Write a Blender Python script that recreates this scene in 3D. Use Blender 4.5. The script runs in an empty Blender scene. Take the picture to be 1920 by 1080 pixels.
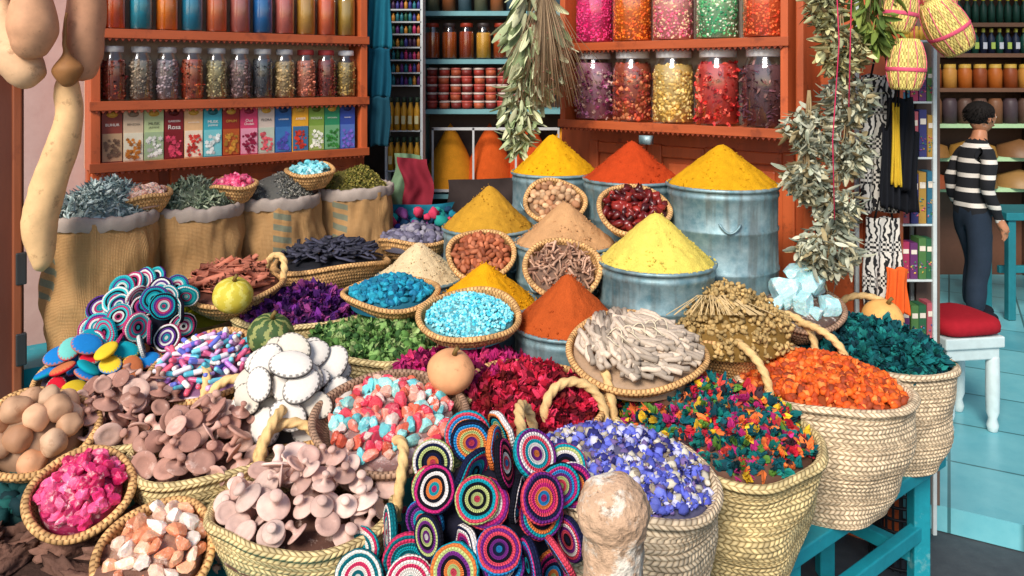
import bpy, math, random
import numpy as np
from mathutils import Vector, Matrix, Quaternion, noise, Euler
random.seed(5); rng=np.random.default_rng(5)
PI=math.pi
def S(r,g=None,b=None):
    if g is None: r,g,b=r
    o=[]
    for c in (r,g,b):
        c=c/255.0
        o.append(c/12.92 if c<=.04045 else ((c+.055)/1.055)**2.4)
    return tuple(o)
def SL(*a): return [S(x) for x in a]
# ---------------------------------------------------------------- protos
class Pr: pass
def proto(v,f,uv=None,c=None):
    p=Pr(); p.v=np.array(v,float).reshape(-1,3); p.t=np.array([len(x) for x in f],int)
    p.l=np.array([i for x in f for i in x],int); p.u=uv; p.c=c; return p
def lathe(prof,n=48,cols=None,Ru=None):
    prof=np.array(prof,float); k=len(prof)
    th=np.arange(n)*2*PI/n
    v=np.zeros((k,n,3)); v[:,:,0]=prof[:,0:1]*np.cos(th); v[:,:,1]=prof[:,0:1]*np.sin(th); v[:,:,2]=prof[:,1:2]
    I,J=np.meshgrid(np.arange(k-1),np.arange(n),indexing='ij'); J2=(J+1)%n
    L=np.stack([I*n+J,I*n+J2,(I+1)*n+J2,(I+1)*n+J],-1).reshape(-1)
    if Ru is None: Ru=prof[:,0].max()
    s=np.concatenate([[0],np.cumsum(np.hypot(np.diff(prof[:,0]),np.diff(prof[:,1])))])
    u0=J*2*PI/n*Ru; u1=(J+1)*2*PI/n*Ru
    U=np.stack([np.stack([u0,s[I]],-1),np.stack([u1,s[I]],-1),np.stack([u1,s[I+1]],-1),np.stack([u0,s[I+1]],-1)],2).reshape(-1,2)
    p=Pr(); p.v=v.reshape(-1,3); p.l=L; p.t=np.full((k-1)*n,4); p.u=U
    p.c=None if cols is None else np.repeat(np.array(cols,float),n,axis=0)
    return p
def box(cx,cy,cz,sx,sy,sz):
    x,y,z=sx/2,sy/2,sz/2
    v=[(cx+a*x,cy+b*y,cz+c*z) for a in(-1,1) for b in(-1,1) for c in(-1,1)]
    return proto(v,[(0,1,3,2),(4,6,7,5),(0,4,5,1),(2,3,7,6),(0,2,6,4),(1,5,7,3)])
def prism(poly,z0,z1):
    n=len(poly); v=[(x,y,z0) for x,y in poly]+[(x,y,z1) for x,y in poly]
    return proto(v,[tuple(range(n-1,-1,-1)),tuple(range(n,2*n))]+[(i,(i+1)%n,n+(i+1)%n,n+i) for i in range(n)])
def ico(sub=1):
    import bmesh
    bm=bmesh.new(); bmesh.ops.create_icosphere(bm,subdivisions=sub,radius=1)
    bm.verts.ensure_lookup_table()
    p=proto([v.co[:] for v in bm.verts],[[v.index for v in f.verts] for f in bm.faces]); bm.free(); return p
def rough(p,amp,f,seed=0,sc=(1,1,1)):
    q=Pr(); q.l=p.l;q.t=p.t;q.u=p.u;q.c=p.c
    v=p.v.copy()
    for i in range(len(v)):
        n=noise.noise(Vector(v[i])*f+Vector((seed*7.3,seed*3.1,seed)))
        v[i]*=1+amp*n*2
    q.v=v*np.array(sc); return q
def chip(p,seed,cuts=7,sc=(1,1,1)):
    r=random.Random(seed); v=p.v.copy()
    for _ in range(cuts):
        n=np.array([r.gauss(0,1) for _ in range(3)]); n/=np.linalg.norm(n); d=r.uniform(.45,.8)
        k=v@n; m=k>d; v[m]-=np.outer(k[m]-d,n)
    q=Pr(); q.l=p.l;q.t=p.t;q.u=None;q.c=None; q.v=v*np.array(sc)
    return rough(q,.04,5,seed)
def tube(path,rad,n=8,lobes=0,amp=0.,twist=0.,cap=True,col=None):
    path=[Vector(p) for p in path]; k=len(path)
    if not hasattr(rad,'__len__'): rad=[rad]*k
    up=None; V=[]; s=0
    for i,p in enumerate(path):
        t=(path[min(i+1,k-1)]-path[max(i-1,0)]).normalized()
        if up is None:
            up=Vector((0,0,1)) if abs(t.z)<.9 else Vector((1,0,0))
        a=(up-t*up.dot(t)).normalized(); b=t.cross(a); up=a
        if i: s+=(p-path[i-1]).length
        for j in range(n):
            th=2*PI*j/n
            r=rad[i]*(1+(amp*math.cos(lobes*th+twist*s) if lobes else 0))
            V.append(p+a*(r*math.cos(th))+b*(r*math.sin(th)))
    F=[(i*n+j,i*n+(j+1)%n,(i+1)*n+(j+1)%n,(i+1)*n+j) for i in range(k-1) for j in range(n)]
    if cap: F+= [tuple(range(n-1,-1,-1)),tuple((k-1)*n+j for j in range(n))]
    return proto([tuple(x) for x in V],F)
class MB:
    def __init__(s): s.V=[];s.L=[];s.T=[];s.C=[];s.M=[];s.S=[];s.U=[];s.n=0;s.has=False
    def add(s,p,R=None,t=None,sc=1.0,col=(.5,.5,.5),m=0,smooth=True):
        v=p.v*np.array(sc)
        if R is not None: v=v@R.T
        if t is not None: v=v+np.array(t)
        s.V.append(v); s.L.append(p.l+s.n); s.T.append(p.t); s.n+=len(v); nf=len(p.t)
        if col is None: c=p.c
        else:
            c=np.array(col,float)
            if c.ndim==1: c=np.tile(c,(nf,1))
        s.C.append(c); s.M.append(np.full(nf,m)); s.S.append(np.full(nf,smooth))
        if p.u is not None: s.U.append(p.u)
        else: s.U.append(np.zeros((len(p.l),2)))
    def build(s,name,mats,parent=None,bevel=0,loc=None):
        V=np.concatenate(s.V);L=np.concatenate(s.L);T=np.concatenate(s.T);C=np.concatenate(s.C)
        me=bpy.data.meshes.new(name)
        me.vertices.add(len(V)); me.vertices.foreach_set('co',V.astype(np.float32).ravel())
        me.loops.add(len(L)); me.loops.foreach_set('vertex_index',L.astype(np.int32))
        me.polygons.add(len(T)); st=np.concatenate([[0],np.cumsum(T)[:-1]]).astype(np.int32)
        me.polygons.foreach_set('loop_start',st)
        me.polygons.foreach_set('use_smooth',np.concatenate(s.S).astype(bool))
        me.polygons.foreach_set('material_index',np.concatenate(s.M).astype(np.int32))
        a=me.attributes.new('Col','FLOAT_COLOR','CORNER')
        c4=np.ones((len(L),4),np.float32); c4[:,:3]=np.repeat(C,T,axis=0); a.data.foreach_set('color',c4.ravel())
        uv=me.uv_layers.new(name='UVMap'); uv.data.foreach_set('uv',np.concatenate(s.U).astype(np.float32).ravel())
        me.update(calc_edges=True)
        for m in (mats if isinstance(mats,(list,tuple)) else [mats]): me.materials.append(m)
        ob=bpy.data.objects.new(name,me); bpy.context.collection.objects.link(ob)
        if parent: ob.parent=parent
        if loc: ob.location=loc
        if bevel:
            b=ob.modifiers.new('b','BEVEL'); b.width=bevel; b.segments=2; b.limit_method='ANGLE'; b.angle_limit=math.radians(50)
        return ob
def root(name,loc=(0,0,0),rot=(0,0,0)):
    e=bpy.data.objects.new(name,None); e.empty_display_size=.05
    bpy.context.collection.objects.link(e); e.location=loc; e.rotation_euler=rot; return e
def rrot():
    q=Quaternion(rng.normal(size=4)); q.normalize(); return np.array(q.to_matrix())
def erot(x,y,z): return np.array(Euler((x,y,z)).to_matrix())
def face_to(nrm,spin=None):
    q=Vector(nrm).to_track_quat('Z','Y'); R=q.to_matrix()
    if spin is None: spin=random.uniform(0,6.28)
    return np.array(R@Matrix.Rotation(spin,3,'Z'))
class Placer:
    """keeps objects from passing through each other (cylinder approximations)"""
    def __init__(s,cyl):
        s.cyl=cyl; P=[]
        for r,z0,z1 in cyl:
            for z in np.linspace(z0,z1,2 if z1-z0<.6 else 4):
                for rr,k in ((r,12),(r*.55,6),(0,1)):
                    for j in range(k): P.append((rr*math.cos(2*PI*j/k),rr*math.sin(2*PI*j/k),z))
        s.P=np.array(P); s.C=[];s.R=[];s.S=[];s.W=[]
    def inside(s,L):
        r=np.hypot(L[...,0],L[...,1]); z=L[...,2]; m=np.zeros(r.shape,bool)
        for a,z0,z1 in s.cyl: m|=(r<a*.95)&(z>z0)&(z<z1)
        return m.any()
    def ok(s,c,R,sc):
        c=np.array(c); sc=np.array(sc)*np.ones(3); W=(s.P*sc)@R.T+c
        if s.C:
            C=np.array(s.C); near=np.where(np.linalg.norm(C-c,axis=1)<2.2*sc.max())[0]
            if len(near):
                RR=np.array(s.R)[near]; L=np.einsum('kmi,kij->kmj',W[None]-C[near][:,None],RR)/np.array(s.S)[near][:,None]
                if s.inside(L): return False
                Q=np.array(s.W)[near].reshape(-1,3)
                if s.inside(((Q-c)@R)/sc): return False
        s.C.append(c); s.R.append(R); s.S.append(sc); s.W.append(W); return True
# ---------------------------------------------------------------- materials
def nd(nt,t,ins=None,**props):
    n=nt.nodes.new(t)
    for k,v in props.items(): setattr(n,k,v)
    for k,v in (ins or {}).items():
        s=n.inputs[k]
        if isinstance(v,bpy.types.NodeSocket): nt.links.new(v,s)
        else: s.default_value=v
    return n
def mt(nt,op,a,b=None,c=None):
    n=nt.nodes.new('ShaderNodeMath'); n.operation=op
    for i,v in enumerate((a,b,c)):
        if v is None: continue
        if isinstance(v,bpy.types.NodeSocket): nt.links.new(v,n.inputs[i])
        else: n.inputs[i].default_value=v
    return n.outputs[0]
def mixc(nt,f,a,b,mode='MIX'):
    n=nt.nodes.new('ShaderNodeMix'); n.data_type='RGBA'; n.blend_type=mode
    for k,v in ((0,f),(6,a),(7,b)):
        if isinstance(v,bpy.types.NodeSocket): nt.links.new(v,n.inputs[k])
        else: n.inputs[k].default_value=v if k==0 else (tuple(v)+(1,) if len(v)==3 else v)
    return n.outputs[2]
def newmat(name):
    m=bpy.data.materials.new(name); m.use_nodes=True; nt=m.node_tree
    return m,nt,nt.nodes['Principled BSDF']
def bump(nt,bs,h,strength=.5,dist=.002):
    b=nd(nt,'ShaderNodeBump',{'Height':h,'Strength':strength,'Distance':dist}); nt.links.new(b.outputs[0],bs.inputs['Normal'])
def attr_mat(name,rough=.7,bmp=.4,scale=90,var=.35,dist=.002,spec=.4,col=None,metal=0,sss=0,detail=4,coat=0,stretch=None,spots=None):
    m,nt,bs=newmat(name)
    tc=nd(nt,'ShaderNodeTexCoord'); co=tc.outputs['Object']
    if stretch: co=nd(nt,'ShaderNodeMapping',{0:co,'Scale':stretch}).outputs[0]
    nz=nd(nt,'ShaderNodeTexNoise',{'Vector':co,'Scale':scale,'Detail':detail,'Roughness':.6})
    nz2=nd(nt,'ShaderNodeTexNoise',{'Vector':co,'Scale':scale*.13,'Detail':3})
    base=nd(nt,'ShaderNodeAttribute',attribute_name='Col').outputs['Color'] if col is None else nd(nt,'ShaderNodeRGB').outputs[0]
    if col is not None: base.default_value=tuple(col)+(1,)
    if spots:
        for sc_,lo,cc_,amt in spots:
            q=nd(nt,'ShaderNodeTexNoise',{'Vector':tc.outputs['Object'],'Scale':sc_,'Detail':6,'Roughness':.7})
            k=nd(nt,'ShaderNodeMapRange',{0:q.outputs[0],1:lo,2:lo+.08}); base=mixc(nt,mt(nt,'MULTIPLY',k.outputs[0],amt),base,cc_)
    f=mt(nt,'ADD',mt(nt,'MULTIPLY',nz.outputs[0],.6),mt(nt,'MULTIPLY',nz2.outputs[0],.6))
    f=mt(nt,'MULTIPLY_ADD',f,var*2.4,1-var*1.35)
    cc=nd(nt,'ShaderNodeVectorMath',{0:base},operation='SCALE'); nt.links.new(f,cc.inputs['Scale'])
    nt.links.new(cc.outputs[0],bs.inputs['Base Color'])
    bs.inputs['Roughness'].default_value=rough; bs.inputs['Specular IOR Level'].default_value=spec
    bs.inputs['Metallic'].default_value=metal; bs.inputs['Coat Weight'].default_value=coat
    if sss:
        bs.inputs['Subsurface Weight'].default_value=sss; bs.inputs['Subsurface Scale'].default_value=.01
    bump(nt,bs,nz.outputs[0],bmp,dist)
    return m
PETAL=attr_mat('dried_petal',.8,.5,150,.4,spec=.25)
MATTE=attr_mat('dry_matte',.7,.5,120,.35)
CLAY=attr_mat('clay',.85,.4,70,.35,spec=.15,spots=[(30,.56,S(235,205,190),.4)])
CRYS=attr_mat('mineral',.4,.7,90,.35,.004,spec=.5,sss=.25,spots=[(45,.55,S(250,235,225),.45)])
GLOSS=attr_mat('polished',.3,.1,40,.3,spec=.5)
PAINT=attr_mat('paint',.5,.15,30,.25,spec=.4)
TPAINT=attr_mat('worn_teal_paint',.5,.4,40,.3,spec=.4,spots=[(12,.6,S(120,175,175),.6),(40,.64,S(60,70,70),.6)])
POW=attr_mat('spice_powder',.95,1.0,240,.34,.004,spec=.1,detail=6)
WOOD=attr_mat('varnished_wood',.4,.35,26,.55,.002,spec=.5,stretch=(1,1,.12),spots=[(9,.56,S(95,40,25),.45)])
WOODH=attr_mat('varnished_wood_rail',.4,.35,26,.55,.002,spec=.5,stretch=(.12,1,1),spots=[(9,.56,S(95,40,25),.45)])
SKINV=attr_mat('gourd_skin',.65,.35,30,.35,spec=.3,spots=[(22,.58,S(140,95,60),.5)])
STONE=attr_mat('weathered_post',.7,1.0,60,.5,.008,spec=.25,spots=[(14,.48,S(228,220,205),.85),(38,.6,S(110,75,50),.8),(70,.62,S(80,60,45),.7)])
BARK=attr_mat('bark',.85,.9,60,.6,.006,spec=.2)
CLOTH=attr_mat('cloth',.9,.4,300,.2,.001,spec=.15)
FELT=attr_mat('felt',.95,.5,200,.15,.001,spec=.1)
def knit():
    m,nt,bs=newmat('crochet_wool')
    uv=nd(nt,'ShaderNodeUVMap').outputs[0]; sx=nd(nt,'ShaderNodeSeparateXYZ',{0:uv})
    a=mt(nt,'ABSOLUTE',mt(nt,'SINE',mt(nt,'MULTIPLY',sx.outputs[0],18.0)))
    b=mt(nt,'ABSOLUTE',mt(nt,'SINE',mt(nt,'MULTIPLY',sx.outputs[1],22.4)))
    h=mt(nt,'MULTIPLY',a,b)
    c=nd(nt,'ShaderNodeAttribute',attribute_name='Col').outputs['Color']
    f=mt(nt,'MULTIPLY_ADD',h,.5,.75); cc=nd(nt,'ShaderNodeVectorMath',{0:c},operation='SCALE'); nt.links.new(f,cc.inputs['Scale'])
    nt.links.new(cc.outputs[0],bs.inputs['Base Color']); bs.inputs['Roughness'].default_value=.95; bs.inputs['Specular IOR Level'].default_value=.1
    bump(nt,bs,h,.8,.003); return m
KNIT=knit()
def wicker(name,dark,light,kind):
    m,nt,bs=newmat(name)
    uv=nd(nt,'ShaderNodeUVMap').outputs[0]; sx=nd(nt,'ShaderNodeSeparateXYZ',{0:uv}); u,v=sx.outputs[0],sx.outputs[1]
    if kind=='palm':
        W=.0125
        q=mt(nt,'DIVIDE',v,W); row=mt(nt,'FLOOR',q); f=mt(nt,'FRACT',q)
        sg=mt(nt,'MULTIPLY_ADD',mt(nt,'MODULO',row,2.0),-2.0,1.0)
        ph=mt(nt,'ADD',mt(nt,'DIVIDE',u,.0125),mt(nt,'MULTIPLY',sg,mt(nt,'MULTIPLY',f,.8)))
        s=mt(nt,'ABSOLUTE',mt(nt,'SINE',mt(nt,'MULTIPLY',ph,PI)))
        e=mt(nt,'SINE',mt(nt,'MULTIPLY',f,PI))
        h=mt(nt,'POWER',mt(nt,'MULTIPLY',s,mt(nt,'POWER',mt(nt,'MAXIMUM',e,.001),.5)),.5)
    else:
        W=.012
        q=mt(nt,'DIVIDE',v,W); row=mt(nt,'FLOOR',q)
        ph=mt(nt,'ADD',mt(nt,'DIVIDE',u,.011),mt(nt,'MULTIPLY',row,.5))
        h=mt(nt,'POWER',mt(nt,'ABSOLUTE',mt(nt,'SINE',mt(nt,'MULTIPLY',ph,PI))),.5)
    cv=nd(nt,'ShaderNodeCombineXYZ',{0:mt(nt,'FLOOR',ph),1:row})
    wn=nd(nt,'ShaderNodeTexWhiteNoise',{'Vector':cv.outputs[0]},noise_dimensions='2D')
    tc=nd(nt,'ShaderNodeTexCoord'); nz=nd(nt,'ShaderNodeTexNoise',{'Vector':tc.outputs['Object'],'Scale':14.0,'Detail':5})
    c=mixc(nt,h,dark,light)
    f=mt(nt,'ADD',mt(nt,'MULTIPLY_ADD',wn.outputs[0],.5,.22),mt(nt,'MULTIPLY',nz.outputs[0],1.0))
    cc=nd(nt,'ShaderNodeVectorMath',{0:c},operation='SCALE'); nt.links.new(f,cc.inputs['Scale'])
    nt.links.new(cc.outputs[0],bs.inputs['Base Color']); bs.inputs['Roughness'].default_value=.6; bs.inputs['Specular IOR Level'].default_value=.3
    bump(nt,bs,h,.8,.0035); return m
COIL=wicker('coiled_straw',S(130,80,42),S(226,176,115),'coil')
COILD=wicker('coiled_straw_dark',S(80,55,40),S(170,135,110),'coil')
PALM=wicker('palm_weave',S(150,120,70),S(230,206,150),'palm')
PALM2=wicker('palm_weave_pale',S(158,128,95),S(234,210,175),'palm')
ROPE=attr_mat('straw_rope',.7,.7,90,.4,.003,col=S(218,180,122))
def metal():
    m,nt,bs=newmat('galvanised_metal')
    tc=nd(nt,'ShaderNodeTexCoord').outputs['Object']
    vo=nd(nt,'ShaderNodeTexVoronoi',{'Vector':tc,'Scale':38.0}); nz=nd(nt,'ShaderNodeTexNoise',{'Vector':tc,'Scale':9.0,'Detail':8,'Roughness':.75})
    k=nd(nt,'ShaderNodeMapRange',{0:nz.outputs[0],1:.35,2:.65}).outputs[0]
    c=mixc(nt,k,S(62,108,122),S(160,185,190)); c=mixc(nt,.3,c,mixc(nt,vo.outputs['Distance'],S(90,135,145),S(190,208,208)),'MIX')
    st=nd(nt,'ShaderNodeTexNoise',{'Vector':nd(nt,'ShaderNodeMapping',{0:tc,'Scale':(30,30,3)}).outputs[0],'Scale':1.0,'Detail':4})
    c=mixc(nt,mt(nt,'MULTIPLY',nd(nt,'ShaderNodeMapRange',{0:st.outputs[0],1:.53,2:.68}).outputs[0],.55),c,S(95,90,80))
    nt.links.new(c,bs.inputs['Base Color']); bs.inputs['Metallic'].default_value=.4; bs.inputs['Roughness'].default_value=.5
    bump(nt,bs,nz.outputs[0],.4,.005); return m
METAL=metal()
def burlap():
    m,nt,bs=newmat('burlap')
    uv=nd(nt,'ShaderNodeUVMap').outputs[0]; sx=nd(nt,'ShaderNodeSeparateXYZ',{0:uv}); u,v=sx.outputs[0],sx.outputs[1]
    a=mt(nt,'ABSOLUTE',mt(nt,'SINE',mt(nt,'MULTIPLY',u,700.0))); b=mt(nt,'ABSOLUTE',mt(nt,'SINE',mt(nt,'MULTIPLY',v,700.0)))
    h=mt(nt,'MULTIPLY',a,b)
    tc=nd(nt,'ShaderNodeTexCoord').outputs['Object']; nz=nd(nt,'ShaderNodeTexNoise',{'Vector':tc,'Scale':16.0,'Detail':6})
    th=nd(nt,'ShaderNodeTexNoise',{'Vector':nd(nt,'ShaderNodeMapping',{0:uv,'Scale':(400,25,1)}).outputs[0],'Scale':1.0,'Detail':2})
    th2=nd(nt,'ShaderNodeTexNoise',{'Vector':nd(nt,'ShaderNodeMapping',{0:uv,'Scale':(25,400,1)}).outputs[0],'Scale':1.0,'Detail':2})
    c=mixc(nt,h,S(172,124,78),S(226,180,124)); c=mixc(nt,mt(nt,'MULTIPLY',nz.outputs[0],.5),c,S(235,196,142))
    c=mixc(nt,mt(nt,'MULTIPLY',th.outputs[0],.55),c,S(165,120,72)); c=mixc(nt,mt(nt,'MULTIPLY',th2.outputs[0],.4),c,S(165,120,72))
    U=mt(nt,'LESS_THAN',mt(nt,'ABSOLUTE',mt(nt,'SUBTRACT',u,.90)),.035)
    w=mt(nt,'GREATER_THAN',mt(nt,'SINE',mt(nt,'ADD',mt(nt,'MULTIPLY',v,150.0),mt(nt,'MULTIPLY',u,35.0))),-.1)
    mk=mt(nt,'MULTIPLY',mt(nt,'MULTIPLY',U,w),mt(nt,'MULTIPLY',mt(nt,'GREATER_THAN',nz.outputs[0],.42),.6))
    mk=mt(nt,'MULTIPLY',mk,mt(nt,'MULTIPLY',mt(nt,'GREATER_THAN',v,.38),mt(nt,'LESS_THAN',v,.58)))
    c=mixc(nt,mk,c,S(70,130,125))
    nt.links.new(c,bs.inputs['Base Color']); bs.inputs['Roughness'].default_value=.95; bs.inputs['Specular IOR Level'].default_value=.1
    hh=mt(nt,'ADD',h,mt(nt,'MULTIPLY',nz.outputs[0],3.0)); bump(nt,bs,hh,.7,.004); return m
BURLAP=burlap()
def glass():
    m=bpy.data.materials.new('jar_glass'); m.use_nodes=True; nt=m.node_tree; nt.nodes.remove(nt.nodes['Principled BSDF'])
    out=nt.nodes['Material Output']
    tr=nd(nt,'ShaderNodeBsdfTransparent',{'Color':(.97,.99,.985,1)}); gl=nd(nt,'ShaderNodeBsdfGlossy',{'Roughness':.1,'Color':(1,1,1,1)})
    fr=nd(nt,'ShaderNodeLayerWeight',{'Blend':.5}); f=mt(nt,'MULTIPLY_ADD',mt(nt,'POWER',fr.outputs['Facing'],3.0),.6,.10)
    mx=nd(nt,'ShaderNodeMixShader',{0:f,1:tr.outputs[0],2:gl.outputs[0]}); nt.links.new(mx.outputs[0],out.inputs[0]); return m
GLASS=glass()
def ground_mat(name,c1,c2,scale,tile=0,rough=.6,rot=0):
    m,nt,bs=newmat(name); tc=nd(nt,'ShaderNodeTexCoord').outputs['Object']
    nz=nd(nt,'ShaderNodeTexNoise',{'Vector':tc,'Scale':scale,'Detail':8,'Roughness':.65})
    c=mixc(nt,nz.outputs[0],c1,c2); h=nz.outputs[0]
    if tile:
        mp=nd(nt,'ShaderNodeMapping',{0:tc,'Rotation':(0,0,rot)}).outputs[0]
        br=nd(nt,'ShaderNodeTexBrick',{'Vector':mp,'Scale':1.0,'Brick Width':tile,'Row Height':tile,'Mortar Size':.006,'Color1':(1,1,1,1),'Color2':(.6,.72,.76,1),'Mortar':(.25,.3,.3,1)},offset=0)
        c=mixc(nt,1.0,c,br.outputs[0],'MULTIPLY')
    nt.links.new(c,bs.inputs['Base Color']); bs.inputs['Roughness'].default_value=rough
    bump(nt,bs,h,.3,.01); return m
ASPH=ground_mat('dark_paving',S(45,52,60),S(80,88,92),18,0,.8)
TILE=ground_mat('turquoise_tile',S(70,165,182),S(150,215,220),5,.42,.3,.5)
PLAST=ground_mat('pink_plaster',S(180,138,130),S(224,196,186),6,0,.9)
WHITEW=ground_mat('white_wall',S(170,165,155),S(215,210,200),5,0,.9)
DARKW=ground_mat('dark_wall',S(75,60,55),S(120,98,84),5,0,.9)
# ---------------------------------------------------------------- small shapes
I1=ico(1); I2=ico(2); I3=ico(3)
NUG=[rough(I1,.35,1.3,i) for i in range(6)]
ROCK=[chip(I2,i+20,8,(1,.8,.72)) for i in range(8)]
CRUMB=[rough(I2,.35,2.2,i+60,(1,.85,.75)) for i in range(5)]
SMO=[rough(I2,.12,1.0,i+40,(1,.8,.7)) for i in range(4)]
DATE=[rough(I2,.3,2.4,i+80,(1.25,.75,.5)) for i in range(4)]
def petalgrid(L,W,curl,cup,nx=3,ny=2,ang=0):
    v=[];f=[]
    for i in range(nx+1):
        t=i/nx; w=W*math.sin(PI*(t*.8+.12))
        for j in range(ny+1):
            s=j/ny*2-1; v.append((t*L,s*w,curl*t*t*L+cup*abs(s)*w))
    for i in range(nx):
        for j in range(ny):
            a=i*(ny+1)+j; f.append((a,a+1,a+ny+2,a+ny+1))
    return v,f
def flower(n,L,W,curl,cup,seed):
    r=random.Random(seed); V=[];F=[]
    for k in range(n):
        v,f=petalgrid(L*r.uniform(.7,1.1),W,curl*r.uniform(.6,1.6),cup,3,2)
        R=Euler((r.uniform(-.4,.4),-r.uniform(0,1.1),k*6.283/n*1.0+r.uniform(-.4,.4))).to_matrix()
        b=len(V); V+=[tuple((R@Vector(x))*(1+r.uniform(-.09,.09))) for x in v]; F+=[tuple(b+i for i in x) for x in f]
    return proto(V,F)
ROSE=[flower(9,.85,.5,1.2,.5,i) for i in range(6)]
BUD=[flower(5,1,.35,.7,.5,i+9) for i in range(4)]
LEAF=[proto(*petalgrid(2.2,.4,c,.6,4,2)) for c in (-.1,.3,.7)]
CURL=[proto(*petalgrid(2.0,.42,c,1.0,5,2)) for c in (.5,.9,-.7,1.2)]
def stick(r,L,bend,n=7,seed=0):
    rr=random.Random(seed); return tube([(t*L-L/2,bend*math.sin(t*3.1)+rr.uniform(-.04,.04),rr.uniform(-.04,.04)) for t in np.linspace(0,1,5)],[r*rr.uniform(.8,1.15) for _ in range(5)],n)
STICK=[stick(.13,2,b,7,i) for i,b in enumerate((.0,.15,-.1,.25))]
def quill():
    th=np.linspace(0,4.9,11); V=[];F=[]
    for x in(-1,1):
        for a in th: V.append((x,.16*math.cos(a),.16*math.sin(a)))
        for a in th[::-1]: V.append((x,.12*math.cos(a),.12*math.sin(a)))
    n=22
    F=[(i,(i+1)%n,n+(i+1)%n,n+i) for i in range(n)]
    F+=[(i,i+1,20-i,21-i) for i in range(10)]+[(n+21-i,n+20-i,n+i+1,n+i) for i in range(10)]
    return proto(V,F)
QUILL=quill()
CAPS=lathe([(.001,-1.15),(.2,-1.1),(.31,-.98),(.34,-.8),(.34,0),(.34,.01),(.34,.8),(.31,.98),(.2,1.1),(.001,1.15)],12)
MUSH=[lathe([(.001,-1.0),(.22,-.98),(.34,-.88),(.36,-.74),(.27,-.6),(.19,-.45),(.18,-.2),(.27,-.06),(.6,.02),(.86,.06),(.9,.12),(.86,.18),(.5,.2),(.45,.17),(.2,.2),(.001,.2)],22),
      lathe([(.001,-.8),(.28,-.78),(.4,-.68),(.36,-.54),(.24,-.42),(.22,-.2),(.4,-.02),(.8,.1),(.88,.17),(.84,.23),(.5,.25),(.46,.21),(.001,.22)],22),
      lathe([(.001,-1.05),(.16,-1.03),(.27,-.94),(.27,-.82),(.16,-.6),(.17,-.3),(.3,-.1),(.75,-.04),(.84,.04),(.78,.12),(.6,.14),(.55,.1),(.3,.1),(.001,.11)],22)]
def discproto(n=22):
    rs=[.97,.84,.70,.56,.42,.28,.14,.001]
    pr=[(.001,-.14)]+[(r,-.14) for r in rs[::-1][1:]]+[(1.02,-.05),(1.02,.05)]
    for i,r in enumerate(rs):
        pr.append((r,.14))
        if i<len(rs)-1: pr.append(((r+rs[i+1])/2,.17))
    return lathe(pr,n,Ru=1),len(pr)-1
DISC,DN=discproto()
DISCS=[DISC]
for k in range(5):
    q=Pr(); q.l=DISC.l;q.t=DISC.t;q.u=DISC.u;q.c=None; q.v=DISC.v.copy()
    for i in range(len(q.v)):
        x,y,z=q.v[i]; w_=.10*noise.noise(Vector((x*1.2+k*5,y*1.2,k))); f_=1+.06*noise.noise(Vector((x*2,y*2,k*3+9))); q.v[i]=(x*f_,y*f_,z+w_)
    DISCS.append(q)
def disccols(pal):
    a=[random.choice(pal) for _ in range(8)]
    for i in range(1,8):
        while a[i]==a[i-1]: a[i]=random.choice(pal)
    c=[a[7-i] for i in range(7)]+[a[0],a[0],a[0]]
    k=DN-len(c)
    for i in range(k): c.append(a[1+min(6,i//2)])
    return np.repeat(np.array(c[:DN]),22,axis=0)
PEB=lathe([(.001,-.26),(.5,-.25),(.86,-.17),(.95,-.09),(.99,-.04),(.99,.04),(.95,.09),(.86,.17),(.5,.25),(.001,.26)],40)
def pebcols(base,edge):
    base=np.array(base);edge=np.array(edge); c=np.tile(base,(9*40,1)); c[4*40:5*40]=edge
    for r in(3,5): c[r*40:(r+1)*40]=edge*.75+base*.25
    for j in range(40):
        if j%2: c[2*40+j]=edge*.6+base*.4; c[6*40+j]=edge*.6+base*.4
    return c
# ---------------------------------------------------------------- piles
def pile(mb,protos,cols,n,rx,ry,h,size,z0=0,edge=.96,fl=None,sc=(1,1,1),lift=.4,pw=.5,smooth=True,m=0,mind=0):
    cols=[np.array(c) for c in cols]; P=[]; k=0
    while k<n:
        k+=1
        r=rng.random()**pw*edge; th=rng.random()*2*PI
        x=r*math.cos(th)*rx; y=r*math.sin(th)*ry; z=z0+h*(1-r*r)+(rng.random()-.4)*size*lift+h*.15*math.sin(x*31+y*23)
        if mind:
            q=np.array((x,y,z))
            if any(np.linalg.norm(q-o)<mind for o in P): continue
            P.append(q)
        s=size*rng.uniform(.65,1.3)
        if mind: s=size*rng.uniform(.85,1.1)
        if fl is None: R=rrot()
        else: R=face_to((x/rx*.6+rng.normal()*fl,y/ry*.6+rng.normal()*fl,1))
        c=cols[rng.integers(len(cols))]*rng.uniform(.7,1.25)
        mb.add(protos[rng.integers(len(protos))],R,(x,y,z),np.array(sc)*s,col=c,smooth=smooth,m=m)
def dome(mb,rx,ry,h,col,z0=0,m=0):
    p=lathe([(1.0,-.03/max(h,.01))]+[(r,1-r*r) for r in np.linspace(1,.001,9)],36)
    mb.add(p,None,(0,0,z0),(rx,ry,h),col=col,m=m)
def coilprof(R,d,base=.6,coil=.012,rim=.009,inner=True):
    rows=max(3,int(d/coil)); pr=[(.001,-d)]
    for i in range(rows):
        for k in range(4):
            t=(i+k/4)/rows; z=-d+d*t; r=R*(base+(1-base)*(1-(1-t)**1.7))
            pr.append((r+coil*.32*math.sin(PI*k/4+.2),z))
    for a in np.linspace(-.6,PI,7): pr.append((R+rim*math.cos(a),rim*math.sin(a)))
    pr+= [(R*.96,-d*.25),(R*.88,-d*.5)]
    return pr
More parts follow.
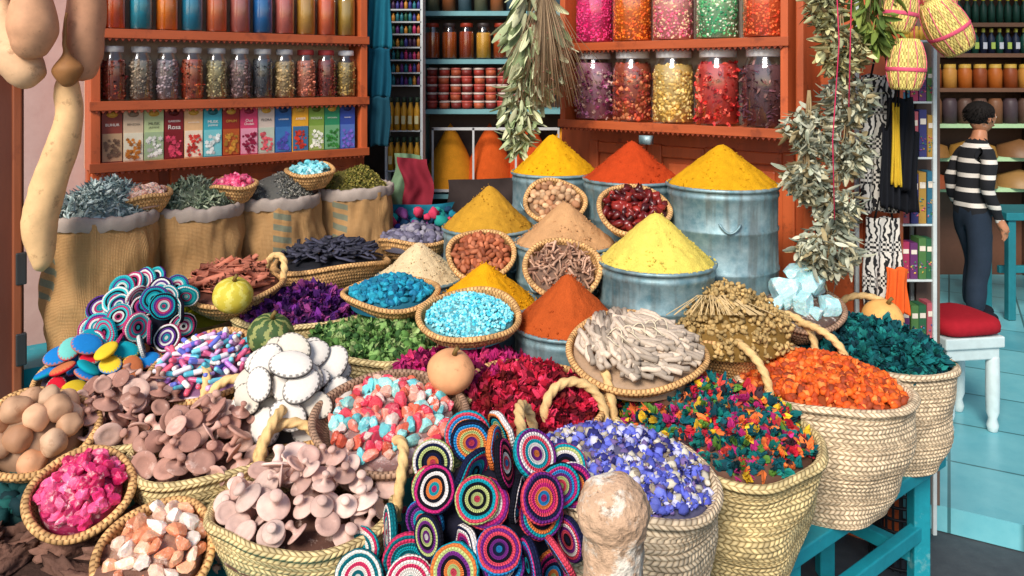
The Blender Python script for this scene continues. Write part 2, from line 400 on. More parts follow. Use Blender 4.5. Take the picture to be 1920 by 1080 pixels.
def basket(name,loc,rx,ry,d,kind='coil',tilt=0,rz=0,tilty=0,base=.6,handles=(),mat=None):
    e=root(name,loc,Euler((math.radians(tilt),math.radians(tilty),math.radians(rz))))
    mb=MB()
    if kind=='coil': p=lathe(coilprof(rx,d,base),64,Ru=rx); M=mat or COIL
    else:
        p=lathe(coilprof(rx,d,base,.0125,.011),72,Ru=rx); M=mat or PALM
    for i in range(len(p.v)):
        x,y,z=p.v[i]; a=math.atan2(y,x); k=1+(.05*math.sin(2*a+loc[0]*9)*(-z/d) if kind!='coil' else 0)+.018*math.sin(3*a+loc[0]*5)+.022*math.sin(5*a+z*9+loc[1]*7)*(-z/d)
        if kind!='coil': k*=1+.07*noise.noise(Vector((x*9,y*9,z*12+loc[0]*5)))
        p.v[i]=(x*k,y*k,z+.006*math.sin(2*a+loc[1]*8)+.005*math.sin(3*a+loc[0]*11))
    mb.add(p,None,None,(1,ry/rx,1),col=(.5,.4,.3)); mb.build('basket',M,e)
    for hd in handles:
        a0=math.radians(hd[0]); w=math.radians(hd[1]); hh=hd[2]; lean=hd[3] if len(hd)>3 else .015
        pts=[]
        for t in np.linspace(0,1,60):
            a=a0-w*math.cos(PI*t)*(1+.15*math.sin(PI*t)); b=math.sin(PI*t)**.8
            k=1+(lean*b)/rx
            pts.append((rx*k*math.cos(a),ry*k*math.sin(a),hh*b-.02*(1-b)))
        hb=MB(); hb.add(tube(pts,.0105,18,3,.2,230),col=(.6,.5,.3)); hb.build('handle',ROPE,e)
    return e
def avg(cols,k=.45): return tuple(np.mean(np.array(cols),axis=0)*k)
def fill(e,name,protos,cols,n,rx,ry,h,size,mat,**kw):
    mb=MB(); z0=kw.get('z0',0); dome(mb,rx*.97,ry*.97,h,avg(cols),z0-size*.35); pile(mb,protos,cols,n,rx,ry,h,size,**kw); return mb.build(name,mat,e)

# ================================================================ PALM BASKETS (right row)
RO=SL((178,22,48),(205,38,70),(135,14,34),(222,60,95),(120,30,30),(90,10,25))
MIXF=SL((12,105,105),(20,125,115),(222,180,45),(195,38,58),(222,115,55),(180,40,112),(88,130,50),(10,75,85),(205,70,60),(8,55,65),(12,85,95),(60,40,45))
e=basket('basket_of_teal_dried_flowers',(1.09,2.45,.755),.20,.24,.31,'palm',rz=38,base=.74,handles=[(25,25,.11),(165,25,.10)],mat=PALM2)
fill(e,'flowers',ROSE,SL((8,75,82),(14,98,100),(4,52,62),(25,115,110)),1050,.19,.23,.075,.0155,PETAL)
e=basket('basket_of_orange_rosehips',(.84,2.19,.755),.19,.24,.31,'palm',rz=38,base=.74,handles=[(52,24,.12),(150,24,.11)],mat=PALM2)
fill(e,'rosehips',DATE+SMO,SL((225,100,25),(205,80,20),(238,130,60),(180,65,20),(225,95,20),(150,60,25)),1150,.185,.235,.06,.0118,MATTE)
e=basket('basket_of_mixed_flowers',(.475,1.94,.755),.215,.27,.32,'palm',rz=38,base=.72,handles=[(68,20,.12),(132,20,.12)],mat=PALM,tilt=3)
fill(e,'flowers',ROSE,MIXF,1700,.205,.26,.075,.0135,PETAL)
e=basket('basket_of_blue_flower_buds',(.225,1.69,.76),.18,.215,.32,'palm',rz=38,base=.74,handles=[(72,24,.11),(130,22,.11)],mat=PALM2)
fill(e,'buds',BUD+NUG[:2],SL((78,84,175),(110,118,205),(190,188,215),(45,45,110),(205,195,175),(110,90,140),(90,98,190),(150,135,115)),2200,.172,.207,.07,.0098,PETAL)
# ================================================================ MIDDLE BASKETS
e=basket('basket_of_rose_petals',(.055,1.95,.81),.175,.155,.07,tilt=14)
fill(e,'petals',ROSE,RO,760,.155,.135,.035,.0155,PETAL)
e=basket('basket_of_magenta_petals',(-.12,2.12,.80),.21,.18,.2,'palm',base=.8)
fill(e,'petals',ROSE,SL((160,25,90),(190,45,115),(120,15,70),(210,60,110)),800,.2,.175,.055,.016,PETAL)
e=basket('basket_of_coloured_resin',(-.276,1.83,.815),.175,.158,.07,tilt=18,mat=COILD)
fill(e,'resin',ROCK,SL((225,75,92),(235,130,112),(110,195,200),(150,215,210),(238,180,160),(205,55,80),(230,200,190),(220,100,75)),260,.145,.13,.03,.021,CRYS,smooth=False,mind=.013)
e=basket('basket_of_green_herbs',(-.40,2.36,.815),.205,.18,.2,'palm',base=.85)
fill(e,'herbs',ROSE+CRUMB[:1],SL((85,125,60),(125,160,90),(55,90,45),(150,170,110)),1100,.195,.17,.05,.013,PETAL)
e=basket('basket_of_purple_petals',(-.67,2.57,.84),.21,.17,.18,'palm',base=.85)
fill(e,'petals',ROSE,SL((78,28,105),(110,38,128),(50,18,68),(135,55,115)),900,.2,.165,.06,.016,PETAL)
e=basket('basket_of_cinnamon_bark',(-.90,2.56,.925),.16,.135,.07,tilt=10,handles=[(40,22,.06)])
mb=MB(); dome(mb,.15,.125,.02,S(90,48,36))
for i in range(120):
    r=rng.random()**.5*.82; th=rng.random()*6.28
    mb.add(QUILL,erot(rng.uniform(0,6),rng.normal()*.2,rng.normal()*.6+.2),(r*math.cos(th)*.14,r*math.sin(th)*.12,.0+.05*(1-r*r)+rng.random()*.02),rng.uniform(.026,.045)*np.array([1,1.5,1.5]),col=np.array(S(178,105,82))*rng.uniform(.6,1.25))
mb.build('cinnamon_sticks',MATTE,e)
e=basket('basket_of_black_pods',(-.645,2.86,.93),.2,.14,.1,'palm',rz=20,mat=COIL)
mb=MB(); dome(mb,.18,.12,.03,S(25,25,32))
for i in range(170):
    r=rng.random()**.5*.88; th=rng.random()*6.28
    mb.add(STICK[i%4],erot(rng.normal()*.3,rng.normal()*.25,rng.normal()*.8),(r*math.cos(th)*.17,r*math.sin(th)*.11,.01+.05*(1-r*r)+rng.random()*.02),(.04,.06,.03),col=np.array(S(48,48,62))*rng.uniform(.5,1.8))
mb.build('pods',MATTE,e)
e=basket('basket_of_grey_resin',(-.37,3.05,.975),.13,.11,.08,'coil')
fill(e,'resin',CRUMB,SL((110,105,125),(85,80,100),(135,130,140)),150,.125,.105,.04,.017,MATTE)
e=root('bed_of_yellow_flowers',(-1.08,2.6,.84)); fill(e,'flowers',BUD,SL((190,185,30),(160,165,30),(215,200,60)),420,.17,.12,.06,.013,PETAL)
e=basket('bowl_of_blue_indigo',(-.37,2.46,.93),.145,.125,.055,tilt=7)
fill(e,'indigo',ROCK,SL((15,125,155),(10,105,140),(30,150,175)),260,.13,.11,.035,.0145,MATTE,smooth=False)
e=basket('bowl_of_turquoise_crystals',(-.118,2.2,.938),.138,.125,.06,tilt=16)
fill(e,'crystals',ROCK,SL((120,210,222),(70,190,212),(165,228,232)),1100,.125,.113,.028,.0058,MATTE,smooth=False)
e=basket('basket_of_liquorice_sticks',(.318,2.05,.892),.175,.152,.06,tilt=19)
mb=MB(); dome(mb,.16,.14,.015,S(170,140,112),-.008)
for i in range(230):
    r=rng.random()**.5*.86; th=rng.random()*6.28; left=r*math.cos(th)<-.1
    mb.add(STICK[i%4],erot(rng.normal()*.07,rng.normal()*.09,(1.75 if left else -.35)+rng.normal()*.22),(r*math.cos(th)*.165,r*math.sin(th)*.14,.004+.036*(1-r*r)+rng.random()*.014),(.034 if r>.6 else .042,.054,.056),col=np.array(S(206,186,165))*rng.uniform(.45,1.12))
for k in range(5):
    x=-.06+.03*k; mb.add(tube([(x+.02*math.cos(a),.01*k-.02+.03*math.sin(a),.058+.01*math.sin(a*2)) for a in np.linspace(0,6.28,16)],.0014,5),col=S(225,210,180))
mb.build('sticks',MATTE,e)
e=basket('basket_of_ochre_everlasting_flowers',(.625,2.33,.86),.155,.14,.12,'coil',tilt=5)
mb=MB(); dome(mb,.18,.155,.1,S(120,90,40))
for i in range(240):
    r=rng.random()**.5; th=rng.random()*6.28; x=r*math.cos(th)*.185; y=r*math.sin(th)*.16; z=.12*(1-r*r)-.02+.025*rng.random(); cc_=rng.uniform(.65,1.15)
    for k in range(9):
        d=rng.normal(size=3)*.009
        mb.add(NUG[k%6],rrot(),(x+d[0],y+d[1],z+d[2]),rng.uniform(.004,.009),col=np.array(S(192,160,104))*rng.uniform(.7,1.15)*cc_)
for i in range(60):
    a=rng.normal()*.6+.3; mb.add(tube([(rng.normal()*.015-.05,.0,.10),(-.05+.05*math.sin(a),-.04,.115),(-.05+.12*math.sin(a)+rng.normal()*.02,-.11,.085)],.0013,4),col=S(200,172,125))
mb.build('flowers',PETAL,e)
e=basket('basket_of_alum_crystals',(.90,2.52,.875),.14,.13,.08,tilt=18,mat=COILD)
mb=MB(); dome(mb,.13,.12,.02,S(90,70,60))
for k,(x,y,z,s) in enumerate(((-.04,0,.04,.066),(.045,.02,.06,.06),(0,-.04,.03,.05),(-.08,-.03,.02,.04),(.075,-.04,.02,.045),(.0,.05,.08,.05),(.03,-.07,.02,.03))):
    mb.add(chip(I3,k+5,11,(1,.85,.8)),rrot(),(x,y,z),s*1.15,col=S(172,212,215),smooth=False)
mb.build('crystals',CRYS,e)
# left-hand baskets
e=basket('basket_of_soap_capsules',(-.812,2.14,.82),.148,.158,.07,tilt=14)
mb=MB(); dome(mb,.13,.14,.02,S(130,90,120)); CC=SL((120,205,220),(185,120,200),(230,220,225),(235,95,120),(100,110,200),(215,170,215),(80,175,195),(240,235,225),(200,90,130))
pl=Placer([(.31,-1.05,1.05)]); t=0;c_=0
while c_<230 and t<5000:
    t+=1; r=rng.random()**.5*.9; th=rng.random()*6.28; c1=np.array(random.choice(CC)); c2=np.array(random.choice(CC))
    R=erot(0,PI/2+rng.normal()*.35,0); R=erot(0,0,rng.uniform(0,6.28))@R
    q=(r*math.cos(th)*.13,r*math.sin(th)*.14,.005+.04*(1-r*r)*rng.uniform(.6,1.3)+rng.random()*.012); s=rng.uniform(.017,.022)
    if not pl.ok(q,R,s): continue
    c_+=1; mb.add(CAPS,R,q,s,col=np.repeat(np.array([c1]*4+[c2]*5),12,axis=0))
mb.build('capsules',GLOSS,e)
e=basket('basket_of_felt_pebbles',(-1.14,2.2,.775),.165,.14,.06,tilt=14)
mb=MB(); dome(mb,.14,.12,.02,S(60,50,60)); PC=SL((20,150,165),(200,30,50),(225,190,50),(30,120,190),(190,110,70),(20,150,165),(110,190,180),(20,140,160)); W=S(222,214,204); B=S(20,20,28)
def lensstack(mb,n,rx,ry,h,size,base,edge,thick=1,stand=.3,lean=-.45,tries=4000,low=.2):
    pl=Placer([(.93,-.17,.17)]); k=0;t=0
    while k<n and t<tries:
        t+=1; r=rng.random()**.5*.86; th=rng.random()*6.28; x,y=r*math.cos(th)*rx,r*math.sin(th)*ry
        z=.012+h*(1-r*r)*(low+(1-low)*rng.random())
        R=face_to((x*2.5+rng.normal()*stand,lean+rng.normal()*stand,1)); s=size*rng.uniform(.85,1.12); sc=(s,s*.74,s*thick)
        if not pl.ok((x,y,z),R,sc): continue
        k+=1; mb.add(PEB,R,(x,y,z),sc,col=pebcols(random.choice(base),random.choice(edge)))
lensstack(mb,40,.15,.125,.085,.040,PC,[W,B]+PC,.9,.28,-.2)
mb.build('pebbles',FELT,e)
e=basket('basket_of_white_felt_discs',(-.535,1.96,.785),.15,.14,.06,tilt=18)
mb=MB(); dome(mb,.12,.12,.05,S(70,66,64)); 
lensstack(mb,60,.135,.145,.165,.047,[W,W,S(212,202,186)],[B],.8,.2,-.62,9000,.05)
mb.build('felt_discs',FELT,e)
def crochet(name,loc,n,rx,rz,ry,size,pal,slope=.55,edgeon=.45):
    e=root(name,loc); mb=MB(); pl=Placer([(.97,-.13,.15)]); t=0;k=0
    while k<n and t<9000:
        t+=1; x=rng.uniform(-rx,rx); z=rng.uniform(-rz,rz)
        r2=(x/rx)**2+(z/rz)**2
        if r2>1: continue
        y=-ry*math.sqrt(max(0,1-r2))+z*slope+rng.uniform(-.004,.045); s=size*rng.uniform(.86,1.1)
        if rng.random()>edgeon: nrm=(x*3+rng.normal()*.3,-1,.5+rng.normal()*.35)
        else: nrm=(rng.choice([-1,1])*1.0,-.55+rng.normal()*.25,rng.normal()*.4)
        R=face_to(nrm)
        if not pl.ok((x,y,z),R,s): continue
        k+=1; mb.add(DISCS[rng.integers(6)],R,(x,y,z),s,col=disccols(pal))
    mb.build('discs',KNIT,e)
    mb=MB(); mb.add(rough(I3,.1,2,3),None,(0,.045,-.03),(rx*.8,ry*.8,rz*.85),col=S(30,30,45)); mb.build('wool_core',CLOTH,e)
    return e
CP=SL((25,30,60),(225,215,210),(190,40,110),(20,150,165),(110,40,120),(220,120,60),(40,130,190),(20,20,30),(215,70,90),(180,190,120),(20,20,30))
crochet('pile_of_crochet_medallions',(-.03,1.52,.765),85,.155,.125,.09,.044,CP)
crochet('pile_of_crochet_coasters',(-.185,1.50,.655),40,.12,.07,.07,.047,SL((225,215,205),(20,150,160),(230,225,215),(200,50,90),(15,100,110)),.9,.2)
crochet('pile_of_teal_crochet_medallions',(-1.09,2.33,.885),80,.135,.095,.08,.038,SL((20,150,165),(228,225,220),(228,225,220),(25,25,40),(90,50,130),(60,190,195),(190,60,110)),.9,.35)
# clay
CL=SL((202,158,142),(184,138,122),(216,178,162),(166,120,106))
def claypile(e,n,rx,ry,h,size,cols=CL,tries=6000):
    mb=MB(); dome(mb,rx*.95,ry*.95,h*.6,S(95,66,56),-.035); pl=Placer([(.84,0,.17),(.27,-.95,0)]); k=0;t=0
    while k<n and t<tries:
        t+=1; r=rng.random()**.5*.95; th=rng.random()*6.28; x,y=r*math.cos(th)*rx,r*math.sin(th)*ry
        q=(x,y,h*(1-r*r)*rng.uniform(.55,1.15)+rng.uniform(-.005,.02)); u=rng.random()
        if u<.5: nv=(x*2+rng.normal()*.6,.2+rng.normal()*.6,-1.0)
        elif u<.75: nv=(rng.normal(),-1+rng.normal()*.4,.35+rng.normal()*.4)
        else: nv=(x*2+rng.normal()*.5,-.35+rng.normal()*.4,1.0)
        R=face_to(nv); s=size*rng.uniform(.8,1.2)
        if not pl.ok(q,R,s): continue
        k+=1; mb.add(MUSH[rng.integers(3)],R,q,s,col=np.array(random.choice(cols))*rng.uniform(.75,1.12))
    mb.build('clay_stamps',CLAY,e)
e=basket('basket_of_clay_stamps',(-.95,1.98,.74),.17,.16,.14,'palm',handles=[(30,22,.1)]); claypile(e,150,.165,.155,.09,.031)
e=basket('basket_of_clay_stamps',(-.70,1.83,.735),.16,.145,.16,'palm',handles=[(85,24,.11),(-5,22,.10)]); claypile(e,150,.15,.135,.085,.032)
e=basket('basket_of_clay_stamps',(-.43,1.66,.70),.19,.155,.16,'palm',handles=[(112,22,.11),(20,22,.11)]); claypile(e,190,.18,.145,.08,.031,SL((214,178,164),(202,162,148),(226,194,180)))
e=basket('basket_of_round_gourds',(-1.085,1.83,.785),.125,.12,.07,tilt=24,tilty=10)
fill(e,'gourds',[rough(I3,.12,1.2,i) for i in range(4)],SL((205,160,125),(225,185,150),(185,135,100)),300,.095,.09,.055,.030,SKINV,mind=.042,lift=.9)
e=basket('basket_of_pink_salt',(-.90,1.67,.73),.098,.098,.06,tilt=28,tilty=12)
fill(e,'salt',CRUMB+ROCK,SL((222,48,112),(235,90,140),(195,32,90)),170,.08,.08,.045,.018,CRYS,smooth=False,mind=.013)
e=basket('basket_of_orange_salt',(-.70,1.57,.665),.105,.105,.06,tilt=28,tilty=8)
fill(e,'salt',ROCK,SL((238,170,132),(242,200,175),(230,145,105),(245,225,210)),160,.088,.088,.045,.024,CRYS,smooth=False,mind=.02)
e=root('heap_of_bark_chunks',(-.97,1.62,.60)); mb=MB(); dome(mb,.28,.16,.03,S(60,42,35))
for i in range(60): mb.add(rough(I3,.45,1.8,i,(1,.35,.25)),rrot()@np.diag([1,1,1.]) if i%4==0 else erot(rng.normal()*.3,rng.normal()*.25,rng.normal()*.7),(rng.uniform(-.26,.24),rng.uniform(-.12,.12),rng.uniform(.0,.05)),rng.uniform(.04,.07),col=np.array(S(118,84,70))*rng.uniform(.5,1.3))
mb.build('bark',BARK,e)
e=root('heap_of_dark_green_henna',(-1.15,1.83,.66)); fill(e,'henna',CRUMB,SL((15,60,60),(20,80,75),(10,45,50)),260,.2,.14,.06,.02,PETAL)
e=root('loose_dried_petals',(0,0,0)); mb=MB()
for (cx,cy,cz,c) in((-.2,1.72,.58,RO),(.05,1.8,.58,MIXF),(-.55,1.75,.58,CL),(.3,2.25,.7,RO),(-.25,2.3,.6,MIXF)):
    for i in range(60): mb.add(ROSE[i%6],rrot(),(cx+rng.normal()*.09,cy+rng.normal()*.07,cz+rng.random()*.01),.012,col=random.choice(c))
mb.build('petals',PETAL,e)
def gourd(name,loc,r,col,stripe=None,sc=(1,1,.93)):
    e=root(name,loc); mb=MB(); k=64
    pr=[(max(.001,math.sin(a)),-math.cos(a)*.95+(.08*math.exp(-((a-PI)/.25)**2)*-1)) for a in np.linspace(0,PI,30)]
    p=lathe(pr,k); c=np.tile(np.array(col),(len(p.t),1))
    if stripe:
        for f in range(len(p.t)):
            j=f%k; row=f//k
            if (j+int(1.5*math.sin(row*1.3)))%8<3: c[f]=stripe
    for i in range(len(p.v)): p.v[i]*=1+.05*noise.noise(Vector(p.v[i])*1.5+Vector(loc)*5)
    mb.add(p,erot(.3,.2,0),None,np.array(sc)*r,col=c)
    mb.add(tube([(0,0,.85*r),(.02*r,0,1.05*r),(.1*r,0,1.2*r)],[.12*r,.09*r,.1*r],7),erot(.3,.2,0),col=S(120,95,50)); mb.build('gourd',SKINV,e)
gourd('yellow_gourd',(-.823,2.36,.95),.058,S(196,178,60),S(208,196,95))
gourd('striped_green_gourd',(-.655,2.17,.895),.062,S(60,85,45),S(140,145,85))
gourd('tan_gourd',(-.147,1.93,.885),.057,S(222,160,112))
gourd('orange_gourd',(1.205,2.6,.81),.064,S(230,172,98))

# ================================================================ DRUMS
def drum(loc,R,h,cone,col,name='drum_of_spice',H=.36,cols2=None):
    e=root(name,loc,(0,0,loc[0]*7)); mb=MB()
    pr=[(.001,-H),(R*.97,-H),(R*.99,-H+.01)]
    for fz in(.33,.66):
        z=-H+H*fz; pr+=[(R*.975,z-.008),(R*.995,z-.003),(R*.995,z+.003),(R*.975,z+.008)]
    pr+=[(R*.98,-.035),(R*1.0,-.03),(R*1.0,-.02),(R*.985,-.016),(R*.99,-.006)]
    pr+=[(R*1.0+.006*math.cos(a),.006*math.sin(a)) for a in np.linspace(-1.2,PI,7)]+[(R*.96,-.03)]
    p=lathe(pr,64,Ru=R)
    for i in range(len(p.v)): 
        k=1+.018*noise.noise(Vector(p.v[i])*9+Vector(loc)*3); p.v[i,0]*=k; p.v[i,1]*=k
    mb.add(p,col=(.5,.5,.5)); 
    for a in(-.4,2.8): mb.add(tube([(R*1.0*math.cos(a+t*.18),R*1.0*math.sin(a+t*.18),-.10-.03*(1-t*t)) for t in np.linspace(-1,1,9)],.004,6),None,None,(1.03,1.03,1),col=(.5,.5,.5))
    mb.build('drum',METAL,e); cone_(e,R*.97,cone,col)
def cone_(e,R,h,col):
    k=44;n=110; prof=[]
    for t in np.linspace(1,0.0,k): 
        r=R*t; z=h*(1-t)**.97; z-= .05*h*math.exp(-(t/.06)**2); prof.append((max(r,.0006),z))
    prof=[(R,-.03)]+prof; p=lathe(prof,n); sd=loc_seed(); lx,ly=.008*math.sin(sd),.008*math.cos(sd*2)
    for i in range(len(p.v)):
        x,y,z=p.v[i]; a=noise.noise(Vector((x*12,y*12,sd)))*.015+noise.noise(Vector((x*50,y*50,z*50)))*.0045+noise.noise(Vector((x*160,y*160,z*160)))*.002
        th=math.atan2(y,x); a+=.004*noise.noise(Vector((math.cos(th)*5,math.sin(th)*5,sd)))*min(1,math.hypot(x,y)/R*2)
        f=max(0,z/h); p.v[i]=(x+lx*f,y+ly*f,z+a*(.4+.6*(1-f)))
    mb=MB(); mb.add(p,col=col)
    for i in range(260):
        t=rng.random()**.5; a=rng.random()*6.28; mb.add(NUG[i%6],rrot(),(R*t*math.cos(a),R*t*math.sin(a),h*(1-t)+.001),rng.uniform(.0012,.0034),col=np.array(col)*rng.uniform(.75,1.1))
    for i in range(70):
        a=rng.random()*6.28; mb.add(NUG[i%6],rrot(),((R/.97)*math.cos(a),(R/.97)*math.sin(a),.005),(.004,.004,.0015),col=np.array(col)*rng.uniform(.8,1.1))
    mb.build('spice_cone',POW,e)
_ls=[0.0]
def loc_seed(): return _ls[0]
for loc,R,c,col,nm in [((.17,3.2,1.21),.172,.16,S(218,160,20),'drum_of_turmeric'),((.4425,2.95,1.216),.178,.15,S(184,64,26),'drum_of_paprika'),((.711,2.7,1.23),.184,.142,S(212,156,25),'drum_of_turmeric'),
    ((-.088,2.92,1.044),.165,.16,S(192,142,45),'drum_of_cumin'),((.18,2.7,1.033),.17,.145,S(198,150,104),'drum_of_ginger'),((.444,2.45,1.028),.176,.158,S(228,204,95),'drum_of_curry'),
    ((.16,2.29,.885),.155,.155,S(180,80,34),'drum_of_chilli'),((-.083,2.49,.895),.16,.13,S(224,158,20),'drum_of_turmeric'),((-.318,2.74,.905),.15,.125,S(222,197,155),'drum_of_ground_ginger')]:
    _ls[0]+=3.3
    drum(loc,R,0,c,col,nm,H=.40 if loc[2]>1.1 else .34)
def sb(name,loc,r,tilt,protos,cols,n,size,mat,**kw):
    e=basket(name,loc,r,r*.95,.065,tilt=tilt,base=.55); fill(e,kw.pop('cn','nuts'),protos,cols,n,r*.88,r*.84,.02,size,mat,**kw)
sb('basket_of_nutmeg',(.155,2.87,1.145),.108,38,SMO,SL((190,145,105),(165,115,80),(205,165,125)),260,.0155,MATTE,mind=.016)
sb('basket_of_dried_peppers',(.405,2.66,1.155),.118,34,DATE,SL((100,22,22),(140,38,30),(60,14,16)),260,.019,GLOSS,cn='peppers',mind=.015)
sb('basket_of_almonds',(-.10,2.63,1.01),.108,38,[rough(I2,.08,1,2,(1.2,.75,.55))],SL((165,90,55),(185,110,75),(145,75,45)),300,.014,MATTE,mind=.012)
sb('basket_of_root_pieces',(.153,2.44,1.01),.115,40,STICK,SL((165,125,100),(190,150,125),(135,95,75)),130,.021,MATTE,cn='roots',sc=(1,1.1,1.3))
# ================================================================ SACKS
def sack(loc,R,H,cols,protos,size,n,h,fillname,seed,rz):
    e=root('burlap_sack',loc,(0,0,rz)); pr=[(.001,-H),(R*.92,-H),(R*.97,-H+.02)]
    for t in np.linspace(.05,1,26): pr.append((R*(1.0+.06*math.sin(PI*t)),-H+H*t*.985))
    p=lathe(pr,96,Ru=.171)
    for i in range(len(p.v)):
        x,y,z=p.v[i]; a=math.atan2(y,x); k=1+.025*math.sin(3*a+z*6+seed)+.13*noise.noise(Vector((math.cos(a)*2,math.sin(a)*2,z*9+seed*5)))+.06*noise.noise(Vector((math.cos(a)*7,math.sin(a)*7,z*14+seed*5)))+.012*math.sin(a*11+z*18)*math.exp(-abs(z+H)/.15)+.016*math.sin(a*17+seed)*math.exp(z/.05)
        p.v[i,0]*=k; p.v[i,1]*=k
    mb=MB(); mb.add(p,col=(.5,.4,.3)); mb.build('sack',BURLAP,e)
    pr=[(R*1.02,-.035),(R*1.055,-.022),(R*1.06,-.005),(R*1.05,.006),(R*1.0,.012),(R*.96,.005),(R*.93,-.01),(R*.9,-.02)]
    p=lathe(pr,96)
    for i in range(len(p.v)):
        x,y,z=p.v[i]; a=math.atan2(y,x); n1=noise.noise(Vector((math.cos(a)*3,math.sin(a)*3,seed))); n2=noise.noise(Vector((math.cos(a)*9,math.sin(a)*9,seed+z*30)))
        k=1+.02*n1+.03*n2; p.v[i]=(x*k,y*k,z+.010*n1+.008*n2)
    mb=MB(); mb.add(p,col=S(165,150,140)); mb.build('liner',CLOTH,e)
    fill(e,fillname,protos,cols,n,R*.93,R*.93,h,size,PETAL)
GG=SL((135,155,155),(165,180,180),(100,120,120),(190,200,195)); GO=SL((130,142,115),(165,172,145),(95,108,85))
sack((-1.377,2.7,1.132),.165,.48,GG,CURL,.0095,2200,.10,'herb_leaves',0.,-1.35)
sack((-1.14,2.9,1.126),.152,.46,GO,CURL,.0085,1900,.085,'herb_leaves',1.,2.)
sack((-.909,3.1,1.128),.155,.46,SL((125,125,115),(150,145,135),(95,95,95)),BUD,.007,1300,.085,'lavender',.8,-.15)
sack((-.655,3.3,1.138),.157,.46,SL((130,122,52),(160,145,75),(95,95,40)),BUD,.008,1300,.075,'herb_buds',2.3,-.7)
sb('bowl_of_rose_salt',(-1.255,2.73,1.195),.082,8,ROCK,SL((235,175,150),(245,205,185)),70,.013,CRYS,cn='salt',smooth=False)
sb('bowl_of_pink_salt',(-1.02,2.93,1.2),.08,8,CRUMB,SL((220,45,100),(235,90,130)),70,.013,CRYS,cn='salt')
sb('bowl_of_turquoise_stones',(-.79,3.13,1.225),.09,8,ROCK,SL((110,195,205),(150,215,220)),70,.016,CRYS,cn='stones',smooth=False)

# ================================================================ STANDS / TABLE
TEAL=S(25,140,155)
mb=MB(); mb.add(prism([(1.32,2.43),(-.94,.63),(-1.95,1.95),(-1.75,2.6),(-.75,3.4),(.15,3.4),(1.15,2.75)][::-1],.41,.45),col=TEAL,smooth=False)
for (x,y) in((1.27,2.43),(.72,2.0),(-.85,.75),(-1.8,2.0),(1.08,2.68),(.3,1.66)):
    mb.add(box(x-.02,y+.03,.155,.05,.05,.50),col=TEAL,smooth=False)
def beam(p,q,w,h): 
    p=Vector(p);q=Vector(q);d=q-p; R=np.array(d.to_track_quat('X','Z').to_matrix()); return R,(p+q)/2,d.length
for p,q in (((1.25,2.46,.2),(.28,1.69,.2)),((1.25,2.46,.12),(1.06,2.71,.12)),((.7,2.03,.16),(.1,2.7,.16))):
    R,c,L=beam(p,q,.04,.04); mb.add(box(0,0,0,L,.035,.045),R,tuple(c),col=TEAL,smooth=False)
mb.build('display_table',TPAINT,None,bevel=.004)
e=root('tiered_display_stand'); mb=MB()
mb.add(prism([(.62,2.3),(-.3,1.75),(-.8,1.55),(-1.7,1.95),(-1.75,2.6),(-.75,3.4),(.15,3.4),(1.0,2.7)][::-1],.455,.56),col=TEAL,smooth=False)
mb.add(prism([(-1.6,2.5),(-.62,3.2),(-.5,3.4),(-.7,3.48),(-1.75,2.7)],.565,.665),col=TEAL,smooth=False)
mb.add(prism([(.95,2.5),(.45,2.3),(-.28,2.9),(-.1,3.3),(.3,3.45),(1.05,2.85)],.565,.68),col=TEAL,smooth=False)
mb.add(prism([(.98,2.55),(.6,2.6),(.02,3.12),(.1,3.4),(.3,3.47),(1.05,2.87)],.685,.81),col=TEAL,smooth=False)
mb.build('steps',TPAINT,e)
e=root('weathered_post',(.152,1.2,0)); pr=[(.001,-.1),(.05,-.1)]+[(.047,z) for z in np.linspace(-.05,.8,60)]+[(.044,.865),(.045,.885)]+[(.055*math.sin(a),.944-.055*math.cos(a)) for a in np.linspace(.95,PI-.01,50)]
p=lathe(pr,96)
for i in range(len(p.v)):
    k=1+.11*noise.noise(Vector(p.v[i])*22)+.05*noise.noise(Vector(p.v[i])*70)+.03*noise.noise(Vector(p.v[i])*160); p.v[i,0]*=k; p.v[i,1]*=k; p.v[i,2]+=.006*noise.noise(Vector(p.v[i])*30)
mb=MB(); mb.add(p,col=S(196,160,130)); mb.build('post',STONE,e)
e=root('black_plastic_bin',(1.34,2.78,-.08)); mb=MB()
for i in range(26):
    a=i*2*PI/26; mb.add(box(0,0,0,.008,.004,.3),erot(0,0,a+PI/2),(.09*math.cos(a),.09*math.sin(a),.15),col=S(18,18,22),smooth=False)
for z in np.linspace(.01,.3,8): mb.add(lathe([(.088,z-.004),(.095,z-.004),(.095,z+.004),(.088,z+.004)],26),col=S(18,18,22))
mb.build('lattice',PAINT,e)

